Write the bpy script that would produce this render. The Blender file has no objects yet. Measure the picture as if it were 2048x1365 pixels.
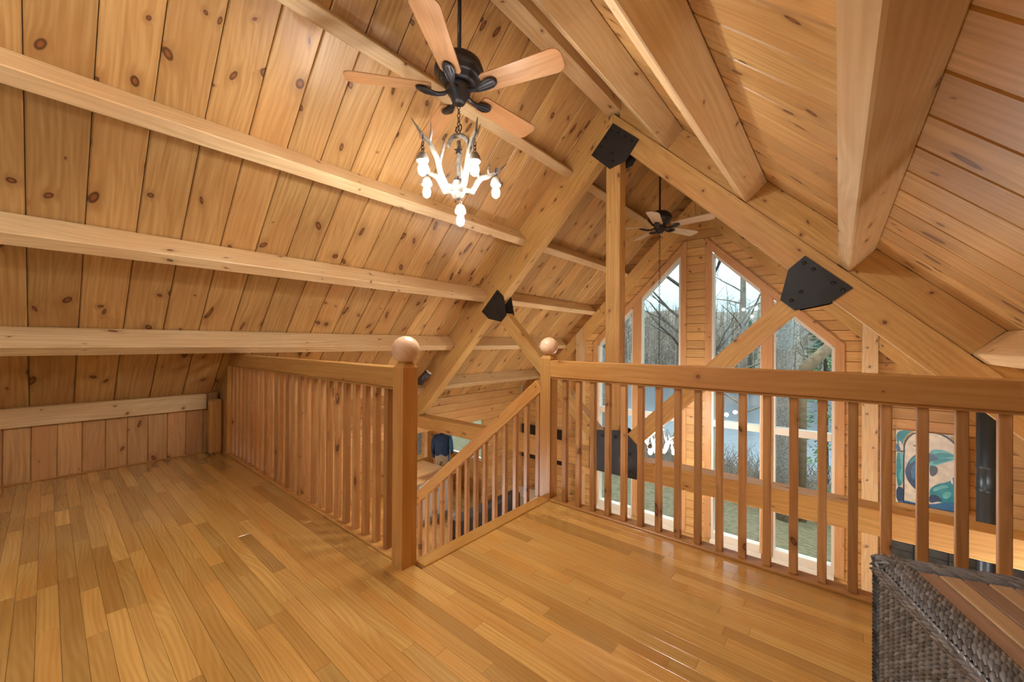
import bpy, bmesh, math, random
from mathutils import Matrix, Vector
random.seed(7)
S = bpy.context.scene
COL = S.collection
PI = math.pi
# ------------------------------------------------------------------ camera
FPX, YAW, PITCH, ROLL = 780.557, math.radians(39.949), math.radians(.231), math.radians(.3834)
CAMZ = 1.15
Fv = Vector((-math.sin(YAW)*math.cos(PITCH), math.cos(YAW)*math.cos(PITCH), math.sin(PITCH)))
Rv0 = Vector((math.cos(YAW), math.sin(YAW), 0)); Uv0 = Rv0.cross(Fv)
Rv = Rv0*math.cos(ROLL)+Uv0*math.sin(ROLL); Uv = -Rv0*math.sin(ROLL)+Uv0*math.cos(ROLL)
cam = bpy.data.objects.new('camera', bpy.data.cameras.new('camera')); COL.objects.link(cam)
cam.data.sensor_width = 36; cam.data.lens = FPX/2048*36; cam.data.clip_start = .02; cam.data.clip_end = 800
m = Matrix(((Rv.x, Uv.x, -Fv.x), (Rv.y, Uv.y, -Fv.y), (Rv.z, Uv.z, -Fv.z))).to_4x4(); m.translation = (0, 0, CAMZ)
cam.matrix_world = m; S.camera = cam
def proj(p):
    q = Vector(p)-Vector((0, 0, CAMZ)); w = q.dot(Fv)
    if w < .05: return None
    return 1024+FPX*q.dot(Rv)/w, 682.5-FPX*q.dot(Uv)/w
# ------------------------------------------------------------------ world, exposure
S.view_settings.view_transform = 'Standard'; S.view_settings.look = 'None'
S.view_settings.exposure = 0.76; S.view_settings.gamma = 1; S.view_settings.use_curve_mapping = False
S.cycles.use_denoising = True; S.cycles.max_bounces = 4; S.cycles.diffuse_bounces = 3; S.cycles.glossy_bounces = 2; S.cycles.use_adaptive_sampling = True; S.cycles.adaptive_threshold = .1; S.cycles.adaptive_min_samples = 20
S.cycles.debug_use_spatial_splits = True; S.cycles.use_light_tree = False; S.cycles.sample_clamp_indirect = 6
S.cycles.caustics_reflective = False; S.cycles.caustics_refractive = False
SKY_STRENGTH = 2.8
BULB = 8.0; BULB_FAR = 17.0; FILL_GLOBE = 27.0; KITCHEN = 45.0  # the globe strength belongs to the added fill lights
W = bpy.data.worlds.new('world'); S.world = W; W.use_nodes = True
nt = W.node_tree; nt.nodes.clear()
tc = nt.nodes.new('ShaderNodeTexCoord'); sep = nt.nodes.new('ShaderNodeSeparateXYZ'); nt.links.new(tc.outputs['Generated'], sep.inputs[0])
rp = nt.nodes.new('ShaderNodeValToRGB'); nt.links.new(sep.outputs['Z'], rp.inputs[0])
rp.color_ramp.elements[0].position = 0.0; rp.color_ramp.elements[0].color = (.175, .265, .29, 1)
rp.color_ramp.elements[1].position = 1.0; rp.color_ramp.elements[1].color = (.82, .95, 1.0, 1)
nz = nt.nodes.new('ShaderNodeTexNoise'); nz.inputs['Scale'].default_value = 2.2; nz.inputs['Detail'].default_value = 4
nt.links.new(tc.outputs['Generated'], nz.inputs['Vector'])
mxc = nt.nodes.new('ShaderNodeMix'); mxc.data_type = 'RGBA'; mxc.inputs[7].default_value = (.35, .43, .455, 1)
mr = nt.nodes.new('ShaderNodeMapRange'); mr.inputs[1].default_value = .5; mr.inputs[2].default_value = .8
nt.links.new(nz.outputs[0], mr.inputs[0]); nt.links.new(mr.outputs[0], mxc.inputs[0]); nt.links.new(rp.outputs[0], mxc.inputs[6])
bg = nt.nodes.new('ShaderNodeBackground'); bg.inputs[1].default_value = SKY_STRENGTH; nt.links.new(mxc.outputs[2], bg.inputs[0])
wo = nt.nodes.new('ShaderNodeOutputWorld'); nt.links.new(bg.outputs[0], wo.inputs[0])

# ------------------------------------------------------------------ materials
M = {}
def plain(name, col, rough=.5, metal=0, emit=None, es=0, bump=None, coat=0, var=None, spec=.5):
    mt = bpy.data.materials.new(name); mt.use_nodes = True; n = mt.node_tree; b = n.nodes['Principled BSDF']
    b.inputs['Base Color'].default_value = (*col, 1); b.inputs['Roughness'].default_value = rough; b.inputs['Metallic'].default_value = metal
    b.inputs['Coat Weight'].default_value = coat; b.inputs['Specular IOR Level'].default_value = spec
    if emit: b.inputs['Emission Color'].default_value = (*emit, 1); b.inputs['Emission Strength'].default_value = es
    if bump or var:
        t = n.nodes.new('ShaderNodeTexCoord'); z = n.nodes.new('ShaderNodeTexNoise'); z.inputs['Detail'].default_value = 5
        z.inputs['Scale'].default_value = (bump or var)[0]; n.links.new(t.outputs['Object'], z.inputs['Vector'])
        if bump:
            bp = n.nodes.new('ShaderNodeBump'); bp.inputs['Strength'].default_value = bump[1]; bp.inputs['Distance'].default_value = .02
            n.links.new(z.outputs[0], bp.inputs['Height']); n.links.new(bp.outputs[0], b.inputs['Normal'])
        if var:
            r = n.nodes.new('ShaderNodeValToRGB'); n.links.new(z.outputs[0], r.inputs[0])
            r.color_ramp.elements[0].position = .35; r.color_ramp.elements[1].position = .65
            r.color_ramp.elements[0].color = (*col, 1); r.color_ramp.elements[1].color = (*var[1], 1); n.links.new(r.outputs[0], b.inputs['Base Color'])
    M[name] = mt; return mt

def wood(name, dark, light, knotc=(.09, .03, .01), sx=2.2, sv=6.0, R=.016, thr=.4, rough=.42, coat=0.0, tint=.14, red=(.55, .24, .09), redamt=.25, grain=55, ring=7.0, bump=.05, spec=.4, ringw=.09):
    mt = bpy.data.materials.new(name); mt.use_nodes = True; n = mt.node_tree; b = n.nodes['Principled BSDF']
    N = n.nodes.new; L = n.links.new
    def val(x): v = N('ShaderNodeValue'); v.outputs[0].default_value = x; return v.outputs[0]
    def mth(op, a, c=None, d=None):
        q = N('ShaderNodeMath'); q.operation = op
        for i, s in enumerate((a, c, d)):
            if s is None: continue
            if isinstance(s, (int, float)): q.inputs[i].default_value = s
            else: L(s, q.inputs[i])
        return q.outputs[0]
    def comb(x, y, z=0):
        q = N('ShaderNodeCombineXYZ')
        for i, s in enumerate((x, y, z)):
            if isinstance(s, (int, float)): q.inputs[i].default_value = s
            else: L(s, q.inputs[i])
        return q.outputs[0]
    def noise(vec, detail=3, scale=1.0):
        q = N('ShaderNodeTexNoise'); q.inputs['Scale'].default_value = scale; q.inputs['Detail'].default_value = detail; L(vec, q.inputs['Vector']); return q.outputs[0]
    def mrange(v, a, c, lo, hi):
        q = N('ShaderNodeMapRange'); q.interpolation_type = 'SMOOTHSTEP'
        L(v, q.inputs[0]); q.inputs[1].default_value = a; q.inputs[2].default_value = c; q.inputs[3].default_value = lo; q.inputs[4].default_value = hi; return q.outputs[0]
    def mix(f, a, c, mode='MIX'):
        q = N('ShaderNodeMix'); q.data_type = 'RGBA'; q.blend_type = mode
        if isinstance(f, (int, float)): q.inputs[0].default_value = f
        else: L(f, q.inputs[0])
        for i, s in ((6, a), (7, c)):
            if isinstance(s, tuple): q.inputs[i].default_value = (*s, 1)
            else: L(s, q.inputs[i])
        return q.outputs[2]
    t = N('ShaderNodeTexCoord'); sp = N('ShaderNodeSeparateXYZ'); L(t.outputs['Object'], sp.inputs[0])
    oi = N('ShaderNodeObjectInfo'); ge = N('ShaderNodeNewGeometry')
    rnd = mth('FRACT', mth('ADD', oi.outputs['Random'], ge.outputs['Random Per Island']))
    r2 = mth('FRACT', mth('MULTIPLY', rnd, 17.31)); r3 = mth('FRACT', mth('MULTIPLY', rnd, 53.77))
    x = mth('ADD', sp.outputs[0], mth('MULTIPLY', rnd, 31.7))
    v = mth('ADD', mth('ADD', sp.outputs[1], sp.outputs[2]), mth('MULTIPLY', r2, 13.3))
    cv = comb(mth('MULTIPLY', x, sx), mth('MULTIPLY', v, sv))
    vo = N('ShaderNodeTexVoronoi'); vo.voronoi_dimensions = '2D'; vo.inputs['Scale'].default_value = 1; L(cv, vo.inputs['Vector'])
    sb = N('ShaderNodeVectorMath'); sb.operation = 'SUBTRACT'; L(cv, sb.inputs[0]); L(vo.outputs['Position'], sb.inputs[1])
    ml = N('ShaderNodeVectorMath'); ml.operation = 'MULTIPLY'; L(sb.outputs[0], ml.inputs[0]); ml.inputs[1].default_value = (1.0/sx, 1.0/sv, 0)
    sc = N('ShaderNodeSeparateColor'); L(vo.outputs['Color'], sc.inputs[0])
    sd_ = N('ShaderNodeSeparateXYZ'); L(ml.outputs[0], sd_.inputs[0])
    ax_ = mth('ADD', mth('MULTIPLY', sd_.outputs[0], mth('ADD', mth('MULTIPLY', sc.outputs[1], .9), .3)), mth('MULTIPLY', sd_.outputs[1], mth('MULTIPLY', mth('SUBTRACT', sc.outputs[2], .5), 1.6)))
    r = mth('SQRT', mth('ADD', mth('MULTIPLY', ax_, ax_), mth('MULTIPLY', sd_.outputs[1], sd_.outputs[1])))
    Rk = mth('MULTIPLY', mth('MAXIMUM', mth('SUBTRACT', sc.outputs[0], thr), .0), R/(1-thr))
    tt = mth('DIVIDE', r, mth('ADD', Rk, 1e-4))
    kn = mrange(tt, .75, 1.1, 1, 0); halo = mrange(tt, .9, 3.6, 1, 0); core = mrange(tt, .25, .7, 1, 0)
    low = noise(comb(mth('MULTIPLY', x, 1.6), mth('MULTIPLY', v, 4.5)), 0)
    gv = mth('ADD', mth('ADD', v, mth('MULTIPLY', halo, .014)), mth('MULTIPLY', low, .05))
    streak = noise(comb(mth('MULTIPLY', x, 2.0), mth('MULTIPLY', gv, grain)), 1)
    rn = mth('ADD', mth('MULTIPLY', gv, ring*.55), mth('MULTIPLY', low, .9))
    rg = mth('MULTIPLY', mth('ADD', mth('SINE', mth('MULTIPLY', rn, 38)), 1), .5)
    fac = mth('ADD', mth('MULTIPLY', streak, 1-ringw), mth('MULTIPLY', rg, ringw))
    col = mix(mrange(fac, .18, .82, 0, 1), dark, light)
    blot = mrange(low, .42, .68, 0, 1)
    col = mix(mth('MULTIPLY', blot, .34), col, red)
    col = mix(mth('MULTIPLY', r3, redamt), col, red)
    br = mth('ADD', mth('MULTIPLY', mth('SUBTRACT', r2, .5), tint*2), 1)
    hs = N('ShaderNodeHueSaturation'); L(col, hs.inputs['Color']); L(br, hs.inputs['Value']); col = hs.outputs[0]
    col = mix(mth('MULTIPLY', halo, .42), col, tuple(c*.62 for c in red))
    kc = mix(core, knotc, tuple(min(1, c*3.2) for c in knotc))
    col = mix(mth('MULTIPLY', kn, .9), col, kc)
    L(col, b.inputs['Base Color'])
    b.inputs['Roughness'].default_value = rough; b.inputs['Coat Weight'].default_value = coat; b.inputs['Coat Roughness'].default_value = .16
    b.inputs['Specular IOR Level'].default_value = spec; b.inputs['Coat IOR'].default_value = 1.95
    M[name] = mt; return mt

wood('ceil_pine', (.485, .278, .095), (.735, .485, .212), sx=2.4, sv=8.5, R=.030, thr=.36, rough=.36, tint=.17, red=(.55, .275, .095), redamt=.34, spec=.45)
wood('knee_pine', (.49, .27, .11), (.66, .41, .19), sx=3, sv=9, R=.024, thr=.4, rough=.4, tint=.16)
wood('gable_pine', (.55, .31, .098), (.75, .475, .185), sx=2.0, sv=6, R=.018, thr=.45, rough=.42, tint=.16)
wood('beam_pine', (.66, .465, .238), (.84, .655, .40), sx=2.6, sv=8, R=.013, thr=.45, rough=.45, redamt=.12, red=(.64, .36, .16))
wood('truss_fir', (.55, .318, .095), (.75, .485, .18), sx=3.0, sv=9, R=.013, thr=.45, rough=.45, redamt=.2, red=(.58, .28, .1))
wood('rail_fir', (.47, .235, .065), (.62, .35, .115), sx=2.2, sv=8, R=.011, thr=.5, rough=.33, redamt=.3, red=(.48, .19, .05))
wood('baluster_fir', (.46, .225, .075), (.64, .37, .16), sx=3.2, sv=12, R=.016, thr=.58, rough=.35, tint=.2, redamt=.5, red=(.40, .165, .05))
wood('finial_maple', (.78, .56, .38), (.88, .68, .50), sx=1, sv=3, R=.0005, thr=.9, rough=.3)
wood('floor_oak', (.56, .325, .088), (.76, .485, .155), sx=.4, sv=2, R=.002, thr=.97, rough=.22, coat=1.0, tint=.24, redamt=.4, red=(.50, .21, .035), grain=90, ring=16, bump=.015, ringw=.16)
wood('casing_pine', (.56, .29, .12), (.70, .41, .19), sx=2, sv=8, R=.012, thr=.65, rough=.4, tint=.06)
wood('slat_teak', (.27, .165, .11), (.38, .25, .17), sx=1.5, sv=5, R=.006, thr=.8, rough=.4, tint=.15, redamt=.35, red=(.25, .14, .11))
wood('slat_tan', (.48, .31, .17), (.62, .43, .25), sx=1.5, sv=5, R=.006, thr=.8, rough=.4, tint=.12, redamt=.2, red=(.4, .22, .12))
wood('blade_oak', (.33, .175, .08), (.47, .275, .14), sx=1, sv=3, R=.0005, thr=.95, rough=.35, tint=.04)
wood('blade_pale', (.70, .60, .50), (.82, .74, .66), sx=1, sv=3, R=.0005, thr=.95, rough=.35, tint=.04)
wood('counter_maple', (.70, .48, .25), (.84, .63, .37), sx=1, sv=3, R=.002, thr=.9, rough=.3)
plain('black_steel', (.016, .016, .018), .42, 0, bump=(60, .05))
plain('bronze', (.045, .043, .05), .38, .55)
plain('bolt', (.03, .03, .033), .4, .7)
plain('washer', (.42, .34, .25), .4, .8)
plain('antler', (.15, .13, .105), .5, var=(9, (.27, .25, .22)), bump=(40, .2))
plain('antler_tip', (.20, .15, .11), .5)
plain('bulb', (1, 1, 1), .3, emit=(1, .97, .93), es=14)
plain('bulb_far', (1, 1, 1), .3, emit=(1, .97, .93), es=14)
mt = plain('wicker', (.1, .09, .08), .27, spec=1.0)
n = mt.node_tree; ge_ = n.nodes.new('ShaderNodeNewGeometry'); wr_ = n.nodes.new('ShaderNodeValToRGB'); n.links.new(ge_.outputs['Random Per Island'], wr_.inputs[0])
wr_.color_ramp.elements[0].color = (.085, .088, .096, 1); wr_.color_ramp.elements[1].color = (.25, .265, .29, 1); n.links.new(wr_.outputs[0], n.nodes['Principled BSDF'].inputs['Base Color'])
plain('wicker_dark', (.02, .017, .014), .7)
plain('white_jamb', (.80, .74, .64), .4)
plain('tv_black', (.012, .012, .014), .2)
plain('pipe_black', (.055, .07, .085), .36, .6)
plain('slate', (.045, .055, .06), .3, var=(9, (.09, .105, .11)))
plain('plaster', (.62, .50, .36), .8)
plain('deadwood', (.17, .11, .06), .9, var=(9, (.26, .18, .11)))
plain('bark', (.15, .135, .12), .9, var=(14, (.32, .295, .27)), bump=(25, .8))
plain('bark_dark', (.055, .045, .04), .9, var=(12, (.13, .11, .09)))
plain('twig', (.16, .13, .105), .9, var=(3, (.30, .25, .20)))
plain('needle', (.06, .13, .05), .8, var=(6, (.14, .24, .09)))
plain('hill', (.11, .10, .075), .95, var=(.9, (.24, .20, .15)))
plain('lawn', (.085, .09, .035), .95, var=(2.6, (.20, .145, .085)), bump=(9, .6))
plain('water', (.10, .125, .15), .16, bump=(1.6, .5), spec=.5)
plain('navy', (.012, .028, .075), .8, var=(5, (.02, .06, .16)))
plain('shirt', (.05, .17, .34), .8)
plain('khaki', (.40, .32, .22), .85, var=(6, (.50, .42, .30)))
plain('skin', (.60, .36, .25), .5)
plain('hair', (.05, .03, .02), .7)
plain('shoe', (.03, .02, .015), .5)
plain('leather', (.035, .028, .025), .45, bump=(30, .2))
plain('rug', (.52, .48, .44), .95, var=(6, (.70, .66, .62)))
plain('white_paint', (.78, .76, .72), .5)
plain('grey_stone', (.36, .38, .38), .35, var=(11, (.50, .51, .50)))
plain('glass_dark', (.10, .13, .15), .1, var=(30, (.30, .34, .36)))
plain('leaf', (.03, .12, .03), .5, var=(8, (.08, .22, .06)))
plain('terracotta', (.4, .16, .08), .7)
plain('lamp_white', (.8, .75, .68), .5)
for nm_, c_ in dict(art_cream=(.74, .70, .60), art_gold=(.46, .33, .08), art_dark=(.012, .02, .03), art_navy=(.012, .05, .13), art_teal=(.015, .26, .33), art_aqua=(.12, .50, .55), art_blue=(.02, .14, .33), art_white=(.8, .8, .76)).items():
    plain(nm_, c_, .35, var=(14, tuple(min(1, q*1.35+.01) for q in c_)))
# thin window glass: mostly see-through with a fresnel reflection
mt = bpy.data.materials.new('pane_glass'); mt.use_nodes = True; n = mt.node_tree; n.nodes.clear()
tr = n.nodes.new('ShaderNodeBsdfTransparent'); tr.inputs[0].default_value = (.93, .95, .95, 1)
gl = n.nodes.new('ShaderNodeBsdfGlossy'); gl.inputs['Roughness'].default_value = .02
fw = n.nodes.new('ShaderNodeLayerWeight'); fp = n.nodes.new('ShaderNodeMath'); fp.operation = 'POWER'; fp.inputs[1].default_value = 4.0; n.links.new(fw.outputs['Facing'], fp.inputs[0])
fr = n.nodes.new('ShaderNodeMath'); fr.operation = 'MULTIPLY_ADD'; fr.inputs[1].default_value = .6; fr.inputs[2].default_value = .035; n.links.new(fp.outputs[0], fr.inputs[0])
mx = n.nodes.new('ShaderNodeMixShader'); ou = n.nodes.new('ShaderNodeOutputMaterial')
n.links.new(fr.outputs[0], mx.inputs[0]); n.links.new(tr.outputs[0], mx.inputs[1]); n.links.new(gl.outputs[0], mx.inputs[2]); n.links.new(mx.outputs[0], ou.inputs[0]); M['pane_glass'] = mt

# ------------------------------------------------------------------ mesh helpers
def tag(o, label=None, cat=None, group=None, kind=None):
    if label: o['label'] = label
    if cat: o['category'] = cat
    if group: o['group'] = group
    if kind: o['kind'] = kind
    return o
def empty(name, loc, label=None, cat=None, group=None, kind=None, rz=0):
    o = bpy.data.objects.new(name, None); COL.objects.link(o); o.location = loc; o.rotation_euler = (0, 0, rz); o.empty_display_size = .1
    MW[o.name] = Matrix.Translation(loc) @ Matrix.Rotation(rz, 4, 'Z')
    return tag(o, label, cat, group, kind)
MW = {}
def link(name, me, mw, parent=None):
    o = bpy.data.objects.new(name, me); COL.objects.link(o)
    mw = mw.copy(); MW[o.name] = mw
    if parent is not None:
        o.parent = parent; o.matrix_basis = MW[parent.name].inverted() @ mw
    else: o.matrix_basis = mw
    return o
BOX = {}
def boxmesh(lx, ly, lz, b, mat):
    key = (round(lx, 4), round(ly, 4), round(lz, 4), round(b, 4), mat)
    if key in BOX: return BOX[key]
    h = (lx/2, ly/2, lz/2); b = min(b, min(h)*.45)
    V = []; idx = {}
    for sx in (-1, 1):
        for sy in (-1, 1):
            for sz in (-1, 1):
                s = (sx, sy, sz)
                for a in range(3):
                    idx[(s, a)] = len(V)
                    V.append(tuple(s[k]*(h[k] if k == a else h[k]-b) for k in range(3)))
    Fc = []
    for a in range(3):
        u, w = (a+1) % 3, (a+2) % 3
        for s in (-1, 1):
            q = []
            for (su, sw) in ((-1, -1), (1, -1), (1, 1), (-1, 1)):
                t = [0, 0, 0]; t[a] = s; t[u] = su; t[w] = sw; q.append(idx[(tuple(t), a)])
            Fc.append(q if s > 0 else q[::-1])
    for a in range(3):      # edges along axis a
        u, w = (a+1) % 3, (a+2) % 3
        for su in (-1, 1):
            for sw in (-1, 1):
                t0 = [0, 0, 0]; t1 = [0, 0, 0]; t0[a] = -1; t1[a] = 1; t0[u] = t1[u] = su; t0[w] = t1[w] = sw
                q = [idx[(tuple(t0), u)], idx[(tuple(t1), u)], idx[(tuple(t1), w)], idx[(tuple(t0), w)]]
                Fc.append(q if su*sw < 0 else q[::-1])
    for s in [(x, y, z) for x in (-1, 1) for y in (-1, 1) for z in (-1, 1)]:
        q = [idx[(s, 0)], idx[(s, 1)], idx[(s, 2)]]
        Fc.append(q if s[0]*s[1]*s[2] > 0 else q[::-1])
    me = bpy.data.meshes.new('box'); me.from_pydata(V, [], Fc); me.materials.append(M[mat]); me.update(); BOX[key] = me
    return me
def frame(ax, ay, az, c):
    mm = Matrix((ax, ay, az)).transposed().to_4x4(); mm.translation = c; return mm
def box(name, x0, x1, y0, y1, z0, z1, mat, parent=None, b=.004, along=None):
    """axis-aligned box; grain runs along the longest side"""
    d = (x1-x0, y1-y0, z1-z0); c = Vector(((x0+x1)/2, (y0+y1)/2, (z0+z1)/2))
    a = along if along is not None else max(range(3), key=lambda i: d[i])
    ax = Vector([1 if i == a else 0 for i in range(3)]); ay = Vector([1 if i == (a+1) % 3 else 0 for i in range(3)]); az = ax.cross(ay)
    return link(name, boxmesh(d[a], d[(a+1) % 3], d[(a+2) % 3], b, mat), frame(ax, ay, az, c), parent)
def bar(name, p0, p1, side, w, t, mat, parent=None, b=.004):
    """bar from p0 to p1; width w along `side`, thickness t across"""
    p0, p1 = Vector(p0), Vector(p1); ax = (p1-p0).normalized(); ay = Vector(side); ay = (ay-ax*ay.dot(ax)).normalized(); az = ax.cross(ay)
    return link(name, boxmesh((p1-p0).length, w, t, b, mat), frame(ax, ay, az, (p0+p1)/2), parent)
def meshobj(name, V, Fc, mat, parent=None, mw=None, smooth=False, mats=None, midx=None):
    me = bpy.data.meshes.new(name); me.from_pydata([tuple(v) for v in V], [], Fc)
    for q in (mats or [mat]): me.materials.append(M[q])
    if midx: me.polygons.foreach_set('material_index', midx)
    if smooth: me.polygons.foreach_set('use_smooth', [True]*len(me.polygons))
    me.update(); return link(name, me, mw or Matrix.Identity(4), parent)
def prism(name, poly, y0, y1, mat, parent=None, inset=0.0, ang=0.0):
    """polygon in x,z extruded from y0 (front) to y1; the front face is inset in z by `inset` (a groove)"""
    n = len(poly); cx = sum(p[0] for p in poly)/n; cz = sum(p[1] for p in poly)/n
    V = []; Fc = []
    rings = [(y0, inset), (y0+.016, inset), (y0+.0161, 0), (y1, 0)] if inset else [(y0, 0), (y1, 0)]
    for (y, s) in rings:
        for (x, z) in poly: V.append((x-cx, y-y0, (z-cz)-(s if z > cz else -s)))
    Fc.append(list(range(n))); k = len(rings)
    for r in range(k-1):
        for i in range(n): j = (i+1) % n; Fc.append([r*n+i, (r+1)*n+i, (r+1)*n+j, r*n+j])
    Fc.append([(k-1)*n+i for i in range(n)][::-1])
    me = bpy.data.meshes.new(name); me.from_pydata(V, [], Fc); me.materials.append(M[mat]); bm = bmesh.new(); bm.from_mesh(me); bmesh.ops.recalc_face_normals(bm, faces=bm.faces); bm.to_mesh(me); bm.free()
    ca, sa = math.cos(ang), math.sin(ang); R = Matrix(((ca, 0, -sa), (0, 1, 0), (sa, 0, ca)))
    if ang: me.transform(R.transposed().to_4x4())
    return link(name, me, Matrix.Translation((cx, y0, cz)) @ R.to_4x4(), parent)
def tubegeo(pts, rad, sides=8, V=None, Fc=None, cap=True):
    V = [] if V is None else V; Fc = [] if Fc is None else Fc
    pts = [Vector(p) for p in pts]; base = len(V); up = None
    for i, p in enumerate(pts):
        d = (pts[min(i+1, len(pts)-1)]-pts[max(i-1, 0)]).normalized()
        if up is None: up = d.orthogonal().normalized()
        up = (up-d*up.dot(d)).normalized() if (up-d*up.dot(d)).length > 1e-6 else d.orthogonal().normalized()
        w = d.cross(up); r = rad[i] if isinstance(rad, (list, tuple)) else rad
        for k in range(sides):
            a = 2*PI*k/sides; V.append(p+up*(math.cos(a)*r)+w*(math.sin(a)*r))
    for i in range(len(pts)-1):
        for k in range(sides):
            j = (k+1) % sides; a = base+i*sides; c = a+sides
            Fc.append([a+k, a+j, c+j, c+k])
    if cap:
        Fc.append([base+k for k in range(sides)][::-1]); Fc.append([base+(len(pts)-1)*sides+k for k in range(sides)])
    return V, Fc
def tube(name, pts, rad, mat, parent=None, sides=8, smooth=True):
    V, Fc = tubegeo(pts, rad, sides); c = sum(V, Vector())/len(V)
    return meshobj(name, [v-c for v in V], Fc, mat, parent, Matrix.Translation(c), smooth)
def lathe(name, prof, c, mat, parent=None, seg=24, smooth=True, axis=None):
    if prof[0][1] > prof[-1][1]: prof = prof[::-1]
    V = []; Fc = []
    for (r, z) in prof:
        for k in range(seg): a = 2*PI*k/seg; V.append((r*math.cos(a), r*math.sin(a), z))
    for i in range(len(prof)-1):
        for k in range(seg): j = (k+1) % seg; Fc.append([i*seg+k, i*seg+j, (i+1)*seg+j, (i+1)*seg+k])
    Fc.append(list(range(seg))[::-1]); Fc.append([(len(prof)-1)*seg+k for k in range(seg)])
    mw = Matrix.Translation(c)
    if axis is not None: mw = mw @ Vector((0, 0, 1)).rotation_difference(Vector(axis)).to_matrix().to_4x4()
    return meshobj(name, V, Fc, mat, parent, mw, smooth)
def ball(name, c, r, mat, parent=None, seg=20, flat=None):
    pr = [(r*math.sin(PI*i/14)+1e-4, -r*math.cos(PI*i/14)) for i in range(15)]
    if flat: pr = [(math.sqrt(max(r*r-flat*flat, 1e-8)), -flat)]+[q for q in pr if q[1] > -flat]
    return lathe(name, pr, c, mat, parent, seg)
def discs(name, pts, r, h, axis, mat, parent):
    """small bolt or washer heads: each its own object sharing one mesh"""
    V = []; Fc = []; sg = 8
    for (rr, z) in ((r, 0), (r, h*.6), (r*.55, h)):
        for k in range(sg): a = 2*PI*k/sg; V.append((rr*math.cos(a), rr*math.sin(a), z))
    for i in range(2):
        for k in range(sg): j = (k+1) % sg; Fc.append([i*sg+k, i*sg+j, (i+1)*sg+j, (i+1)*sg+k])
    Fc.append([2*sg+k for k in range(sg)])
    key = ('disc', r, h, mat)
    if key not in BOX:
        me = bpy.data.meshes.new('disc'); me.from_pydata(V, [], Fc); me.materials.append(M[mat]); BOX[key] = me
    q = Vector((0, 0, 1)).rotation_difference(Vector(axis)).to_matrix().to_4x4()
    for p in pts: link(name, BOX[key], Matrix.Translation(p) @ q, parent)

for q in ('bulb', 'bulb_far'): M[q].cycles.emission_sampling = 'NONE'
def lamp(parent, loc, watts, radius, col):
    """the light a bulb gives off: a glowing sphere that just encloses its glass"""
    l = bpy.data.lights.new('lamp_light', 'POINT'); l.energy = watts; l.shadow_soft_size = radius; l.color = col; l.use_soft_falloff = False
    o = bpy.data.objects.new('lamp_light', l); COL.objects.link(o); o.parent = parent; o.matrix_basis = MW[parent.name].inverted() @ Matrix.Translation(loc)
    return o
# ------------------------------------------------------------------ the building
XR, KL, KR = -1.785, 5.60, 2.03          # ridge x; left roof z = x + KL; right roof z = KR - x
YB, YT, YG = -1.7, 3.73, 6.85            # back wall, truss front face, gable wall face
XL, XW = -5.44, 1.87                     # outer walls
KX = -4.98; KXR = 1.41                   # knee walls of the loft
ZL = -2.55                               # lower floor
r2 = math.sqrt(.5)
# ceiling: roof deck with one plank object per board
ceil_ = tag(empty('ceiling', (XR, 2.5, KL+XR)), 'knotty pine plank ceiling of both roof slopes', kind='structure')
def slab(name, pts, mat, parent):        # 8 pts: bottom 4 then top 4
    return meshobj(name, pts, [[0, 1, 2, 3], [7, 6, 5, 4], [0, 4, 5, 1], [1, 5, 6, 2], [2, 6, 7, 3], [3, 7, 4, 0]], mat, parent)
e = .035
for (xa, s, K) in ((XL-.05, 1, KL), (XW+.05, -1, KR)):
    za = s*xa+K; zr = s*XR+K
    slab('roof_deck', [(xa, YB, za+e), (XR, YB, zr+e), (XR, YG+.6, zr+e), (xa, YG+.6, za+e), (xa, YB, za+e+.1), (XR, YB, zr+e+.1), (XR, YG+.6, zr+e+.1), (xa, YG+.6, za+e+.1)], 'plaster', ceil_)
PW = .2385
def roof_planks(s, K, xa, y_first):
    y = y_first
    while y < YG+.1:
        ya, yb = max(y, YB), min(y+PW, YG+.12)
        if yb-ya > .03:
            A = Vector((xa, (ya+yb)/2, s*xa+K)); B = Vector((XR, (ya+yb)/2, s*XR+K)); up = Vector((-s, 0, 1)).normalized()*.015
            ln = (B-A).length
            # some boards are butt-jointed under a beam
            bar('plank', A+up, B+up, (0, 1, 0), yb-ya-.004, .03, 'ceil_pine', ceil_, b=.007)
        y += PW
roof_planks(1, KL, XL, -.083-PW*7); roof_planks(-1, KR, XW, 1.185-PW*13)

# roof beams (purlins), square to the slope
DP, WP = .205, .091
names_l = ['pine roof beam high on the left slope, just behind the near ceiling fan', 'long pine roof beam crossing the left slope below the antler chandelier', 'pine roof beam on the left slope, third one down from the near fan', 'lowest long pine roof beam on the left slope, level with the newel ball', 'short pine roof beam low on the left slope beyond the diagonal stair rail']
names_r = ['pine roof beam nearest the ridge on the right slope', 'pine roof beam with a grainy broad face casting a shadow on the right ceiling', 'big pine roof beam running overhead at the upper right', 'pine roof beam low on the right slope at the right picture edge', 'lowest short pine roof beam on the right slope, beyond the balcony']
for s, K, nm in ((1, KL, names_l), (-1, KR, names_r)):
    for i in range(5):
        x = XR-s*(.622+.65*i); z = s*x+K
        n_in = Vector((s, 0, -1))*r2; dn = Vector((-s, 0, -1))*r2
        c = Vector((x, 0, z))+n_in*(DP/2+.002)+dn*(WP/2)
        ya = YB+.02 if i < 4 else (1.32 if s == 1 else 2.6)
        o = bar('roof_beam', (c.x, ya, c.z), (c.x, YG-.1, c.z), dn, WP, DP, 'beam_pine', b=.006)
        tag(o, nm[i], 'roof beam', 'roof beams across the slopes')
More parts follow.
